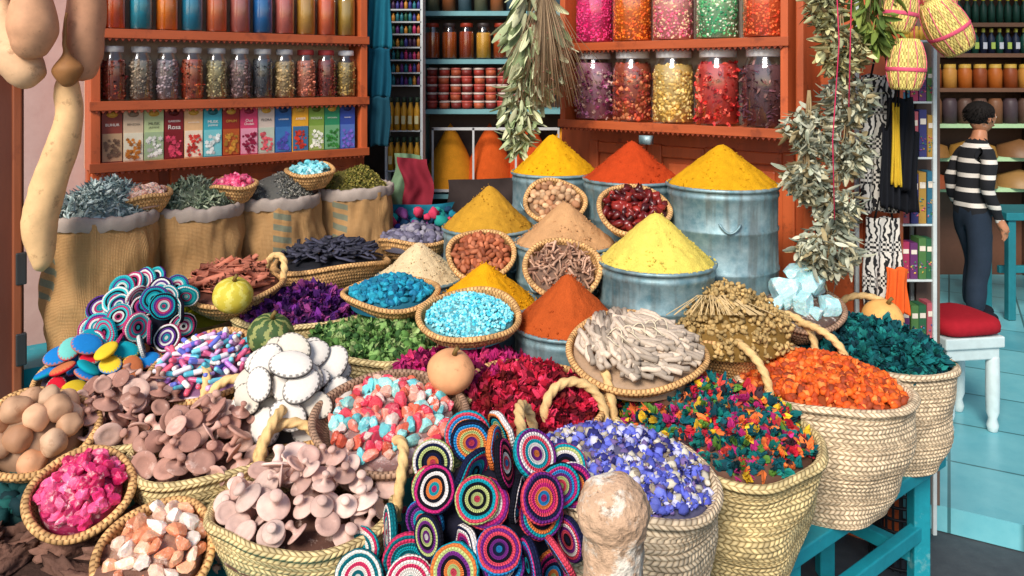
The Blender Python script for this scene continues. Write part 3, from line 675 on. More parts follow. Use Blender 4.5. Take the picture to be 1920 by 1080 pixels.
# ================================================================ SHELVES
def frame(name,ox,oy,ax,ay):
    e=root(name,(ox,oy,0),(0,0,math.atan2(ay,ax))); return e
WC=S(188,90,48); WD=S(130,54,30)
def shelfunit(e,L,zs,ztop,depth,zb,post=.03,back=S(215,190,165)):
    mb=MB()
    for z in zs:
        mb.add(box(L/2,depth/2,z-.012,L-2*post,depth,.024),col=WC,smooth=False)
        mb.add(box(L/2,-.006,z-.014,L+.01,.014,.034),col=np.array(WC)*.8,smooth=False)
        n=int(L/.022)
        for i in range(n):
            x=.01+i*(L-.02)/n; mb.add(proto([(x,-.011,z-.031),(x+.018,-.011,z-.031),(x+.009,-.011,z-.043),(x,-.003,z-.031),(x+.018,-.003,z-.031),(x+.009,-.003,z-.043)],[(0,2,1),(3,4,5),(0,1,4,3),(1,2,5,4),(2,0,3,5)]),col=np.array(WD)*.9,smooth=False)
    mb.build('shelf_boards',WOODH,e,bevel=.0015)
    mb=MB()
    for x in(post/2,L-post/2): mb.add(box(x,depth/2,(zb+ztop)/2,post,depth+.006,ztop-zb),col=np.array(WC)*.95,smooth=False)
    mb.build('uprights',WOOD,e,bevel=.002)
    mb=MB(); mb.add(box(L/2,depth+.004,(zb+ztop)/2,L,.006,ztop-zb),col=back,smooth=False); mb.build('back_panel',PAINT,e)
def jar(name,parent,x,y,z,r,h,lid,cols,chips=None,chipsize=.006,fillh=.78,n=150,powder=False):
    e=root(name,(x,y,z)); e.parent=parent; mb=MB()
    body=[(.001,.003),(r*.92,.0),(r,.01*1),(r,h*.72),(r*.95,h*.79),(r*.78,h*.86),(r*.78,h*.92)]
    mb.add(lathe(body,28),col=(1,1,1),m=0)
    mb.add(lathe([(r*.8,h*.89),(r*.84,h*.895),(r*.84,h*.99),(r*.8,h),(.001,h)],28),col=lid,m=1)
    R=r*.93; fz=h*fillh*rng.uniform(.94,1.03)
    mb.add(lathe([(.001,.008),(R,.008),(R,fz*.92),(R*.93,fz),(.001,fz)],28),col=cols[0] if powder else avg(cols,.7),m=2)
    if not powder:
        for i in range(n):
            a=rng.uniform(PI*.95,PI*2.05); zz=rng.uniform(.012,fz)
            rr=R*(.985 if zz<h*.72 else .86)-chipsize*.3
            c=np.array(cols[rng.integers(len(cols))])*rng.uniform(.6,1.4)
            mb.add(chips[rng.integers(len(chips))],rrot(),(rr*math.cos(a),rr*math.sin(a),zz),chipsize*rng.uniform(.6,1.2),col=c,m=2)
    mb.build('jar',[GLASS,PAINT,MATTE if not powder else POW],e)
def text(s,parent,loc,size,mat,rot=(PI/2,0,0),name='lettering'):
    c=bpy.data.curves.new(name,'FONT'); c.body=s; c.size=size; c.align_x='CENTER'; c.align_y='CENTER'; c.materials.append(mat)
    o=bpy.data.objects.new(name,c); bpy.context.collection.objects.link(o); o.parent=parent; o.location=loc; o.rotation_euler=rot; return o
def plain(name,col,r=.6):
    m,nt,bs=newmat(name); bs.inputs['Base Color'].default_value=tuple(col)+(1,); bs.inputs['Roughness'].default_value=r; return m
TW=plain('ink_white',S(235,230,220)); TK=plain('ink_dark',S(30,30,35)); TG=plain('ink_gold',S(215,170,70))
LS=frame('spice_shelf',-1.52,2.885,.86,.65); LL=1.10
shelfunit(LS,LL,(1.275,1.50,1.765,2.06),2.1,.12,1.25,post=.032)
lidS=S(190,190,190); lidW=S(232,232,232)
lj=[SL((150,50,42),(95,38,34),(180,95,65)),SL((150,130,110),(105,92,80)),SL((160,140,145),(110,95,100)),SL((185,60,30),(140,50,30),(205,120,80)),SL((170,155,110),(125,112,78)),SL((140,110,110),(100,78,78)),SL((90,90,98),(60,60,66)),SL((185,155,110),(145,120,78)),SL((205,120,95),(160,90,68)),SL((150,58,50),(115,45,38)),SL((170,140,75),(130,106,56))]
for i,c in enumerate(lj):
    jar('jar_of_spice',LS,.085+i*.0935,.047,1.501,.041,.205,lidS if i<8 else S(170,60,60) if i!=10 else lidW,c,NUG+LEAF if i%3 else ROSE,.0065,n=230)
tj=SL((215,85,35),(20,145,170),(230,120,20),(15,130,165),(205,100,55),(180,100,90),(15,100,165),(200,105,92),(190,140,55),(210,95,50),(165,130,45),(175,70,40))
for i,c in enumerate(tj[:11]): jar('jar_of_ground_pigment',LS,.085+i*.0935,.047,1.766,.041,.205,lidW,[c],fillh=.84,powder=True)
bx=[((140,62,50),(185,150,115),'BUHUR',TW,(120,90,70)),((215,190,160),(225,215,190),'BENZOIN',TK,(200,120,40)),((190,205,150),(160,180,140),'MUSK - JASMINE',TK,(235,235,225)),((128,30,34),(120,24,30),'Rosa',TW,(225,70,100)),((225,180,130),(235,215,190),'MULTIFLORA',TW,(215,60,50)),
    ((60,160,175),(120,195,200),'MUSK - JASMINE',TW,(235,240,235)),((150,40,30),(190,90,40),'OPIUM',TG,(230,160,60)),((205,60,100),(225,150,170),'Oud - Oudah',TW,(150,20,60)),((215,195,180),(190,200,180),'FLORA',TK,(235,100,110)),((35,90,150),(60,120,180),'LAVENDER',TW,(90,90,190)),
    ((225,160,40),(60,110,150),'AMBER',TW,(215,60,40)),((120,150,60),(150,170,90),'MOGRA',TW,(245,245,225)),((40,130,90),(110,165,120),'PATCHOULI',TW,(60,140,60)),((45,70,150),(80,110,180),'Lavender',TW,(120,100,200))]
for i,(c1,c2,s,tm,fc) in enumerate(bx):
    x=.075+i*.0722; e=root('incense_box',(x,.015+rng.uniform(0,.008),1.276),(0,0,rng.normal()*.03)); e.parent=LS; mb=MB(); w=.069; H=.205; z0=0
    mb.add(box(0,.022,H/2,w,.045,H),col=S(c1),smooth=False)
    mb.add(box(0,-.0012,H*.27,w-.003,.0016,H*.5),col=S(c2),smooth=False)
    mb.add(lathe([(.016,0),(.016,.001),(.0001,.001)],20),np.array(Euler((PI/2,0,0)).to_matrix()),(0,-.0005,H*.86),(1.2,.7,1.5),col=np.array(S(c1))*.45 if i%2 else S(215,170,70))
    for k in range(30):
        px=rng.uniform(-.024,.024); pz=rng.uniform(.012,.085); sc=rng.uniform(.005,.011)
        vv=[(0,0,0)]+[(math.cos(a)*(1 if j%2 else .6),0,math.sin(a)*(1 if j%2 else .6)) for j,a in enumerate(np.linspace(0,2*PI,12,endpoint=False))]
        mb.add(proto(vv,[(0,1+(j+1)%12,1+j) for j in range(12)]),None,(px,-.0022-.00012*k,pz),sc,col=np.array(S(fc))*rng.uniform(.5,1.2),smooth=False)
    mb.build('carton',PAINT,e)
    if s=='Rosa': text('GARDEN',e,(0,-.003,.145),.011,tm); text('Rosa',e,(0,-.003,.122),.024,tm)
    else:
        ps=s.split(' - '); 
        for k,q in enumerate(ps): text(q,e,(0,-.003,.138-.014*k),min(.016,.072/len(q)),tm)
RS=frame('large_jar_shelf',.215,3.56,.771,-.66); RL=1.03
shelfunit(RS,RL,(1.40,1.735,2.12),2.17,.19,1.365,post=.028,back=S(220,205,190))
bj=[(SL((170,75,120),(190,115,155),(215,180,170),(140,50,95)),ROSE,.012,360),(SL((150,42,30),(185,70,40),(115,28,22),(205,120,80)),CRUMB,.011,420),(SL((215,175,90),(190,145,65),(230,200,130)),NUG,.009,560),(SL((205,40,42),(225,65,58),(165,25,32),(235,110,90)),ROSE,.013,360),(SL((85,45,60),(105,60,70),(55,30,40),(140,95,90)),CURL,.011,480)]
for i,(c,pr_,sz,n) in enumerate(bj): jar('large_glass_jar',RS,.125+i*.196,.088,1.401,.086,.30,lidW,c,pr_,sz,.82,n)
for i,(c,pr_) in enumerate([(SL((230,25,110),(245,70,140)),NUG),(SL((240,130,30),(230,95,20)),NUG),(SL((230,130,150),(245,200,160),(240,95,130)),NUG),(SL((30,150,95),(90,190,120),(220,230,200)),NUG),(SL((230,75,35),(240,115,60)),NUG)]):
    jar('large_glass_jar',RS,.125+i*.196,.088,1.736,.086,.30,lidW,c,pr_,.006,.82,700)
PW=frame('panelled_cabinet_wall',.215+.66*.2,3.56+.771*.2,.771,-.66); mb=MB()
mb.add(box(.60,.03,1.35,1.5,.05,2.9),col=WC,smooth=False)
mb.build('wall_boards',WOOD,PW,bevel=.003)
mb=MB()
for i in range(4):
    x0=.02+i*.33
    for z0,z1 in((.5,1.30),):
        w=.30
        mb.add(box(x0+w/2,-.003,z1-.03,w-.1,.018,.05),col=np.array(WC)*1.15,smooth=False); mb.add(box(x0+w/2,-.003,z0+.03,w-.1,.018,.05),col=WC,smooth=False)
        for xx in(x0+.025,x0+w-.025): mb.add(box(xx,-.003,(z0+z1)/2,.05,.02,z1-z0),col=np.array(WC)*1.1,smooth=False)
        mb.add(box(x0+w/2,.0,(z0+z1)/2,w-.16,.012,z1-z0-.16),col=np.array(WC)*1.25,smooth=False)
mb.add(box(1.06,-.09,1.72,.03,.17,1.1),col=np.array(WC)*.9,smooth=False)
for z in(1.45,1.85): mb.add(box(1.2,-.004,z,.24,.022,.05),col=WC,smooth=False)
mb.build('door_panels',WOOD,PW,bevel=.006)
mb=MB(); mb.add(box(.45,-.22,1.335,.05,.03,.035),col=S(150,150,150)); mb.build('latch',METAL,PW)
LC=frame('wooden_cabinet',-1.52-.603*.12,2.885+.797*.12,.86,.65); mb=MB(); mb.add(box(.58,.03,.95,1.14,.05,.62),col=np.array(WC)*.8,smooth=False)
for i in range(4): mb.add(box(.14+i*.28,.0,.98,.24,.02,.5),col=WC,smooth=False); mb.add(box(.14+i*.28,-.012,.98,.17,.012,.42),col=np.array(WC)*1.15,smooth=False)
mb.build('cabinet_doors',WOOD,LC,bevel=.005)
# ================================================================ BUILDING
e=root('shop_building'); HT=3.5
def wallseg(name,p,q,z0,z1,th,mat,par=e):
    p=Vector(p);q=Vector(q);d=q-p; mb=MB(); mb.add(box(0,0,0,d.length,th,z1-z0),np.array(Matrix.Rotation(math.atan2(d.y,d.x),3,'Z')),((p.x+q.x)/2,(p.y+q.y)/2,(z0+z1)/2),col=(.5,.5,.5),smooth=False); mb.build(name,mat,par)
ax=.797;ay=.603
wallseg('left_wall',(-1.66-ax*1.6,3.08-ay*1.6),(-1.66+ax*1.12,3.08+ay*1.12),0,HT,.12,PLAST)
wallseg('passage_wall',(-.77,3.83),(-.95,4.75),0,HT,.1,WHITEW)
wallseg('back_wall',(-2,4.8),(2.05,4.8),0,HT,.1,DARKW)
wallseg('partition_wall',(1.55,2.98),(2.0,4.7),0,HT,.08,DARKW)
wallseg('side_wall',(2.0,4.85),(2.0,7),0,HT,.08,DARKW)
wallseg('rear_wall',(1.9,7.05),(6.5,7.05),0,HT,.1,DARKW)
wallseg('far_side_wall',(6.5,3.4),(6.5,7),0,HT,.1,WHITEW)
mb=MB(); mb.add(prism([(-2.2,4.0),(-1.1,4.05),(.4,4.1),(1.6,3.9),(6.6,4.4),(6.6,7.1),(-2.2,7.1)],HT,HT+.1),col=(.5,.5,.5),smooth=False); mb.build('shading_ceiling',WHITEW,e)  # unseen slab overhead, added to darken the interior
mb=MB(); mb.add(prism([(-40,-40),(40,-40),(40,40),(-40,40)],-.2,-.1),col=(.1,.1,.1),smooth=False); mb.build('ground',ASPH)
mb=MB(); mb.add(prism([(-2.2,3.2),(-.6,3.4),(.9,2.9),(1.47,3.02),(1.56,2.99),(2.1,2.68),(6.6,2.6),(6.6,7.2),(-2.2,7.2)],-.095,0),col=(.5,.5,.5),smooth=False); mb.build('tiled_floor',TILE)
e=frame('wooden_door',-1.75,2.55,ax,ay); mb=MB()
mb.add(box(-.02,0,.9,.12,.06,1.55),col=S(95,50,35),smooth=False); mb.add(box(.02,-.04,.9,.025,.03,1.55),col=S(140,75,45),smooth=False)
for z in(.75,1.0): mb.add(box(.03,-.05,z,.03,.02,.1),col=S(50,50,50),smooth=False)
mb.build('jamb',WOOD,e,bevel=.004)
e.location=(-1.575,2.50,0)
def gtube(name,pts,rad,col,n=28):
    e=root(name); 
    P=[Vector(p) for p in pts]; pp=[];rr=[]
    m=44
    for i in range(m+1):
        t=i/m*(len(P)-1); k=min(int(t),len(P)-2); f=t-k
        p0=P[max(k-1,0)];p1=P[k];p2=P[k+1];p3=P[min(k+2,len(P)-1)]
        pp.append(.5*((2*p1)+(p2-p0)*f+(2*p0-5*p1+4*p2-p3)*f*f+(3*p1-p0-3*p2+p3)*f**3))
        r0=rad[max(k-1,0)];r1=rad[k];r2=rad[k+1];r3=rad[min(k+2,len(rad)-1)]
        rr.append(max(.002,.5*((2*r1)+(r2-r0)*f+(2*r0-5*r1+4*r2-r3)*f*f+(3*r1-r0-3*r2+r3)*f**3)))
    tb=tube(pp,rr,n)
    for i in range(len(tb.v)): tb.v[i]+=np.array((1,1,.3))*.007*noise.noise(Vector(tb.v[i])*9)+np.array((1,1,.3))*.002*noise.noise(Vector(tb.v[i])*30)
    mb=MB(); mb.add(tb,col=col); mb.build('skin',SKINV,e)
    return e
gtube('hanging_long_squash',[(-1.332,2.4,1.60),(-1.332,2.4,1.56),(-1.33,2.4,1.47),(-1.362,2.4,1.35),(-1.40,2.4,1.23),(-1.418,2.4,1.12),(-1.41,2.4,1.035),(-1.405,2.4,1.01)],[.02,.034,.038,.046,.048,.046,.03,.003],S(226,182,130))
gtube('small_brown_gourd',[(-1.30,2.33,1.78),(-1.305,2.33,1.70),(-1.30,2.33,1.66),(-1.295,2.33,1.615),(-1.29,2.33,1.575),(-1.288,2.33,1.565)],[.004,.006,.012,.04,.022,.003],S(150,102,58))
gtube('hanging_bottle_gourd',[(-1.375,2.28,2.05),(-1.37,2.28,1.93),(-1.365,2.28,1.82),(-1.37,2.28,1.73),(-1.37,2.28,1.66),(-1.37,2.28,1.645)],[.022,.028,.052,.068,.04,.003],S(205,152,115))
gtube('hanging_bottle_gourd',[(-1.52,2.36,1.90),(-1.50,2.35,1.80),(-1.475,2.34,1.72),(-1.44,2.33,1.65),(-1.39,2.32,1.59),(-1.375,2.32,1.575)],[.02,.028,.05,.066,.045,.003],S(220,176,135))
gtube('hanging_bottle_gourd',[(-1.285,2.42,2.1),(-1.285,2.42,1.97),(-1.285,2.42,1.83),(-1.295,2.42,1.70),(-1.30,2.42,1.60),(-1.30,2.42,1.58)],[.03,.045,.05,.06,.035,.003],S(196,142,108))

# ================================================================ HERB BUNCHES
def bunch(mb,top,L,W,n,ls,cols,lw=1.,droop=.9,protos=None):
    top=Vector(top); protos=protos or CURL
    for i in range(n):
        t=rng.random()**.7; a=rng.random()*6.28; r=W*(.15+.85*math.sin(PI*min(1,t*.9+.08)))*rng.random()**.4
        p=top+Vector((r*math.cos(a),r*math.sin(a)*.7,-L*t))
        d=Vector((math.cos(a)*.6+rng.normal()*.5,math.sin(a)*.6+rng.normal()*.4,-droop+rng.normal()*.4)).normalized()
        R=np.array((d.to_track_quat('X','Z').to_matrix()@Matrix.Rotation(rng.random()*6.28,3,'X')))
        mb.add(protos[rng.integers(len(protos))],R,tuple(p),np.array([1,lw,lw])*ls*rng.uniform(.5,1.2),col=np.array(cols[rng.integers(len(cols))])*rng.uniform(.6,1.2))
    for i in range(12):
        a=rng.random()*6.28; mb.add(tube([tuple(top+Vector((.004*math.cos(a),.004*math.sin(a),.05))),tuple(top+Vector((.01*math.cos(a),.01*math.sin(a),-.02))),tuple(top+Vector((W*.5*math.cos(a),W*.4*math.sin(a),-L*.75)))],.0018,5),col=S(150,130,95))
HG=SL((165,170,150),(195,195,172),(135,142,124),(205,198,165),(150,135,100))
HB=SL((180,180,138),(205,200,150),(150,152,115),(170,160,110),(140,120,80))
e=root('hanging_dried_sage'); mb=MB()
for (x,z,L,W,n,cc) in [(1.01,1.93,.18,.055,420,HB),(1.05,1.75,.14,.075,420,HB),(1.08,1.60,.15,.08,420,HG),(.955,1.50,.14,.08,420,HG),(1.07,1.42,.13,.08,420,HG),(.945,1.33,.12,.07,400,HG),(1.03,1.24,.12,.07,400,HG),(1.0,1.12,.15,.10,520,HG)]:
    bunch(mb,(x,2.56+rng.normal()*.01,z),L,W,n,.0145,cc,1.4)
mb.add(tube([(1.0,2.48,2.0),(1.01,2.47,1.7),(.99,2.47,1.4),(1.0,2.48,1.15)],.002,5),col=S(200,50,90))
mb.add(tube([(1.06,2.49,2.0),(1.05,2.48,1.75),(1.04,2.47,1.5)],.002,5),col=S(200,50,90))
mb.build('sage_bunches',PETAL,e)
e=root('hanging_green_herb_bunch'); mb=MB(); bunch(mb,(1.18,2.6,1.98),.28,.07,200,.034,SL((125,145,65),(155,170,85),(95,118,55)),.8,protos=LEAF); mb.build('leaves',PETAL,e)
e=root('hanging_eucalyptus_bunch'); mb=MB(); HE=SL((185,190,150),(205,205,165),(155,165,125),(140,155,110)); bunch(mb,(.09,3.3,2.02),.48,.095,280,.052,HE,.8,1.3,LEAF); bunch(mb,(.03,3.27,1.62),.32,.065,220,.028,HE,.9,1.2)
for i in range(240):
    a=rng.normal()*.07; b=rng.normal()*.06; mb.add(tube([(.13,3.26,1.98),(.14+a*.5,3.24+b,1.75),(.15+a,3.24+b,1.52+rng.uniform(-.06,.1))],.0011,4),col=np.array(S(160,135,105))*rng.uniform(.6,1.2))
    if i%2: mb.add(CRUMB[i%5],None,(.15+a*rng.uniform(.5,1.1),3.235+b,rng.uniform(1.5,1.8)),.003,col=np.array(S(150,95,85)))
mb.build('branches',PETAL,e)
WK=wicker('dyed_wicker',S(165,130,60),S(235,215,125),'coil')
def hb(loc,rot,R=.05,H=.13,name='hanging_wicker_lantern_basket'):
    e=root(name,loc,rot); mb=MB(); pr=[]
    for t in np.linspace(0,1,22): pr.append((max(.001,R*(.45+.55*math.sin(PI*min(1,(t*.75+.1))))+.0015*math.sin(t*60)),-H*t))
    pr=[(.001,0)]+pr+[(.001,-H)]; mb.add(lathe(pr[::-1],26,Ru=R),col=(.5,.5,.5))
    mb.build('basket',WK,e); mb=MB()
    for z in(.25,.6): mb.add(lathe([(R*.96*math.sin(PI*(z*.75+.1))+R*.02+.004,-H*z-.006),(R*1.02*math.sin(PI*(z*.75+.1))+.004,-H*z),(R*.96*math.sin(PI*(z*.75+.1))+R*.02+.004,-H*z+.006)],26),col=S(210,80,110))
    for k in range(13):
        a=k*2*PI/13; mb.add(tube([(R*(.47+.55*math.sin(PI*min(1,(t*.75+.1))))*math.cos(a),R*(.47+.55*math.sin(PI*min(1,(t*.75+.1))))*math.sin(a),-H*t) for t in np.linspace(.05,.95,8)],.002,5),col=S(225,170,120) if k%2 else S(215,100,120))
    mb.add(tube([(-R*.4,0,0),(-R*.3,0,.05),(0,0,.07),(R*.3,0,.05),(R*.4,0,0)],.003,6),col=S(200,90,90)); mb.build('ribs',MATTE,e)
hb((1.27,2.6,1.885),(0,.15,0),.056,.15); hb((1.36,2.6,1.84),(0,-.55,0),.066,.19); hb((1.275,2.58,1.715),(0,.05,0),.058,.165); hb((1.40,2.66,1.93),(0,-.2,0),.055,.14)

# ================================================================ RACK (right)
e=root('display_rack'); mb=MB()
for x,y in((1.25,2.9),(1.515,2.87),(1.25,3.06),(1.515,3.03),(1.40,2.89)): mb.add(box(x,y,1.0,.014,.014,2.1),col=S(190,200,200),smooth=False)
for z in(.35,.62,.86,1.06,1.30,1.50,1.72): mb.add(box(1.46,2.95,z,.12,.16,.008),col=S(190,200,200),smooth=False)
mb.build('frame',PAINT,e,bevel=.002)
mb=MB(); cl=SL((50,52,105),(150,45,80),(40,90,60),(160,125,55),(95,45,95),(165,80,90),(40,95,120),(70,110,60))
for z,h in((.355,.2),(.625,.17),(.865,.15),(1.065,.20),(1.305,.17),(1.505,.13)):
    for i in range(4):
        x=1.417+i*.029; c=np.array(cl[(i*3+int(z*20))%8]); yy=2.90+rng.uniform(0,.01); hh=h*rng.uniform(.85,1); mb.add(box(x,yy,z+hh/2,.026,.06,hh),col=c,smooth=False)
        for k in range(10): mb.add(NUG[k%6],rrot(),(x+rng.uniform(-.009,.009),yy-.030,z+rng.uniform(.02,hh*.5)),(.005,.0012,.005),col=np.array(cl[(i+k+int(z*30))%8])*1.6)
        mb.add(box(x,yy-.031,z+hh*.75,.02,.002,hh*.12),col=S(215,205,190),smooth=False)
for i in range(14): mb.add(lathe([(.001,0),(.009,0),(.009,.03),(.005,.04),(.005,.05),(.001,.05)],10),None,(1.41+(i%7)*.017,2.89+.03*(i//7),1.725),1,col=S(205,160,60))
mb.build('incense_cartons',PAINT,e)
for s,x,z in(('AMBER',1.475,1.17),('MUSK',1.446,1.17),('Lavender',1.504,1.17)): text(s,e,(x,2.863,z+.045),.006,TK)
def bag_mat():
    m,nt,bs=newmat('printed_cotton'); tc=nd(nt,'ShaderNodeTexCoord').outputs['Object']
    sx=nd(nt,'ShaderNodeSeparateXYZ',{0:tc}); bandz=mt(nt,'GREATER_THAN',mt(nt,'SINE',mt(nt,'MULTIPLY',sx.outputs[2],52.0)),.55)
    ck=nd(nt,'ShaderNodeTexChecker',{'Vector':tc,'Scale':110.0}); wv=nd(nt,'ShaderNodeTexWave',{'Vector':tc,'Scale':16.0,'Distortion':9.0,'Detail':2.0,'Detail Scale':1.6})
    f=mt(nt,'MAXIMUM',mt(nt,'MULTIPLY',bandz,ck.outputs[1]),mt(nt,'MULTIPLY',mt(nt,'SUBTRACT',1.0,bandz),mt(nt,'GREATER_THAN',wv.outputs[1],.62)))
    c=mixc(nt,f,S(215,210,200),S(25,25,28)); nt.links.new(c,bs.inputs['Base Color']); bs.inputs['Roughness'].default_value=.9; return m
BAG=bag_mat()
def hangcloth(name,x,y,z0,z1,w,mat,col=(.5,.5,.5),seed=0,straps=True):
    nx,nz=20,18; V=[];F=[]
    for i in range(nz+1):
        for j in range(nx+1):
            s=j/nx*2-1; z=z1+(z0-z1)*i/nz; V.append((x+s*w/2*(1-.08*math.sin(i*.3+seed)),y+.010*math.sin(s*8+seed+i*.12)*(i/nz+.3),z+.004*math.sin(s*5+seed)))
    F=[(i*(nx+1)+j,(i+1)*(nx+1)+j,(i+1)*(nx+1)+j+1,i*(nx+1)+j+1) for i in range(nz) for j in range(nx)]
    e=root(name); mb=MB(); mb.add(proto(V,F),col=col); o=mb.build('cloth',mat,e); m=o.modifiers.new('s','SOLIDIFY'); m.thickness=.006
    if straps:
      for q in(-.25,.25):
        mb=MB(); mb.add(tube([(x+q*w,y,z1-.01),(x+q*w*.6,y-.01,z1+.07),(x,y,z1+.10)],.004,6),col=S(30,30,32)); mb.build('strap',CLOTH,e)
hangcloth('printed_cotton_bag',1.30,2.80,.78,1.10,.125,BAG,seed=1)
hangcloth('printed_cotton_bag',1.285,2.79,1.12,1.46,.13,BAG,seed=2)
hangcloth('printed_cotton_bag',1.29,2.81,1.38,1.60,.12,BAG,seed=4)
hangcloth('black_cloth_bag',1.34,2.76,1.20,1.52,.085,CLOTH,S(22,24,30),3)
hangcloth('black_cloth_bag',1.38,2.78,1.12,1.40,.07,CLOTH,S(20,22,28),5)
hangcloth('black_cloth_bag',1.30,2.75,1.14,1.42,.05,CLOTH,S(26,28,34),7)
hangcloth('yellow_cloth_strip',1.315,2.735,1.22,1.5,.022,CLOTH,S(205,170,50),6)
hangcloth('orange_leather_pouch',1.335,2.77,.77,.93,.075,CLOTH,S(225,95,40),6,False)

# ================================================================ MIDDLE INTERIOR
e=root('interior_spice_case'); mb=MB(); PT=S(110,160,165)
for x in(-.475,.35): mb.add(box(x,4.3,1.4,.03,.3,1.5),col=PT,smooth=False)
for z in(.98,1.42,1.68,1.93,2.14): mb.add(box(-.0625,4.3,z-.012,.79,.3,.024),col=PT,smooth=False)
mb.add(box(-.0625,4.46,1.4,.82,.02,1.5),col=S(85,65,58),smooth=False)
for x in(-.41,-.2,.02,.24): mb.add(box(x,4.14,1.16,.01,.01,.33),col=S(190,190,190),smooth=False)
for z in(1.0,1.32): mb.add(box(-.09,4.14,z,.65,.01,.014),col=S(190,190,190),smooth=False)
mb.build('case',PAINT,e)
mb=MB()
for x,c in((-.33,S(205,135,35)),(-.12,S(190,80,30)),(.10,S(185,70,30)),(.28,S(200,130,40))):
    mb.add(lathe([(.17,0),(.16,.08),(.1,.2),(.05,.28),(.001,.34)],32),None,(x,4.29,1.0),(.85,.9,1),col=c)
mb.build('spice_heaps',POW,e)
for i in range(8): jar('jar_of_spice',e,-.42+i*.09,4.22,1.681,.04,.19,S(60,50,50) if i%2 else S(150,50,30),[S([(170,70,30),(190,90,35),(150,60,30),(205,150,55)][i%4])],powder=True)
mb=MB()
for i in range(9):
    for j in range(5):
        dx=rng.normal()*.002; mb.add(lathe([(.001,0),(.026,0),(.028,.03),(.001,.03)],14),None,(-.42+i*.062+dx,4.2,1.423+j*.043),1,col=S([(150,50,40),(120,40,35),(170,80,50)][(i*2+j*j)%3])); mb.add(lathe([(.028,.03),(.03,.031),(.03,.04),(.001,.041)],14),None,(-.42+i*.062+dx,4.2,1.423+j*.043),1,col=S(205,185,175) if (i+j)%3 else S(190,90,80))
for i in range(9): mb.add(lathe([(.001,0),(.035,0),(.035,.12),(.015,.15),(.015,.18),(.001,.18)],14),None,(-.42+i*.085,4.24,1.932),1,col=S([(80,80,60),(130,75,40),(60,80,90)][i%3]))
mb.build('small_tubs',PAINT,e)
e=root('bottle_rack'); mb=MB()
for x in(-.612,-.44): mb.add(box(x,3.95,1.3,.012,.12,1.7),col=S(200,205,205),smooth=False)
zs=[1.135,1.33,1.55,1.612,1.674,1.736,1.80,1.86,1.92,1.98]
for z in zs: mb.add(box(-.526,3.95,z-.004,.17,.12,.007),col=S(180,185,185),smooth=False)
mb.add(box(-.526,4.02,1.4,.18,.008,1.5),col=S(70,60,60),smooth=False)
cl=SL((170,40,90),(50,50,120),(30,105,115),(180,120,40),(90,35,100),(30,80,50),(170,75,50),(60,30,60))
for z in zs[2:]:
    for i in range(8): mb.add(lathe([(.001,0),(.0085,0),(.0085,.035),(.004,.04),(.004,.05),(.001,.05)],8),None,(-.6+i*.0205,3.91,z),(1,1,rng.uniform(.7,1)),col=cl[rng.integers(8)])
for z in zs[:2]:
    for i in range(5):
        for r in(0,1): mb.add(lathe([(.001,0),(.014,0),(.014,.10),(.006,.125),(.006,.15),(.001,.15)],10),None,(-.592+i*.032,3.90+r*.04,z),1,col=S(205,150,40)); mb.add(lathe([(.007,.135),(.008,.136),(.008,.16),(.001,.16)],10),None,(-.592+i*.032,3.90+r*.04,z),1,col=S(40,60,40)); 
        mb.add(box(-.592+i*.032,3.885,z+.05,.018,.003,.04),col=S(210,200,150),smooth=False)
mb.build('rack',PAINT,e)
for k,(z1,z0) in enumerate(((2.0,1.72),(1.72,1.5),(1.5,1.28))): hangcloth('hanging_teal_cloth',-.60,3.62-k*.01,z0,z1,.10,CLOTH,S(*[(25,95,115),(15,70,90),(20,60,75)][k]),k,False)
e=root('draped_cloths',(-.40,3.45,1.0)); mb=MB()
def cloth_sheet(x0,x1,z0,z1,y,col,sd,lean=0):
    n=24; V=[];F=[]
    for i in range(n+1):
        for j in range(n+1):
            a,b=i/n,j/n; x=x0+(x1-x0)*a+lean*b; z=z0+(z1-z0)*b
            V.append((x+.01*math.sin(b*9+sd),y+.02*math.sin(a*7+sd+b*2)+.015*noise.noise(Vector((a*5,b*5,sd))),z+.008*math.sin(a*3+sd)))
    F=[(i*(n+1)+j,(i+1)*(n+1)+j,(i+1)*(n+1)+j+1,i*(n+1)+j+1) for i in range(n) for j in range(n)]
    mb.add(proto(V,F),col=col)
cloth_sheet(-.16,-.04,-.05,.25,.05,S(105,130,100),1,.05); cloth_sheet(-.06,.07,-.05,.24,.03,S(125,35,48),2.5,-.03); cloth_sheet(-.13,.15,-.12,.05,-.03,S(25,100,120),4); cloth_sheet(-.2,.2,-.3,-.08,-.02,S(35,38,45),5)
cloth_sheet(.1,.5,-.3,.12,.2,S(60,50,48),6)
for i in range(40): mb.add(CRUMB[i%5],rrot(),(rng.uniform(-.12,.16),-.06+rng.normal()*.015,rng.uniform(-.06,.03)),rng.uniform(.014,.032),col=np.array(random.choice(SL((30,120,140),(60,60,140),(130,70,130),(40,150,140),(200,60,90),(30,60,90)))))
mb.build('cloths',CLOTH,e)

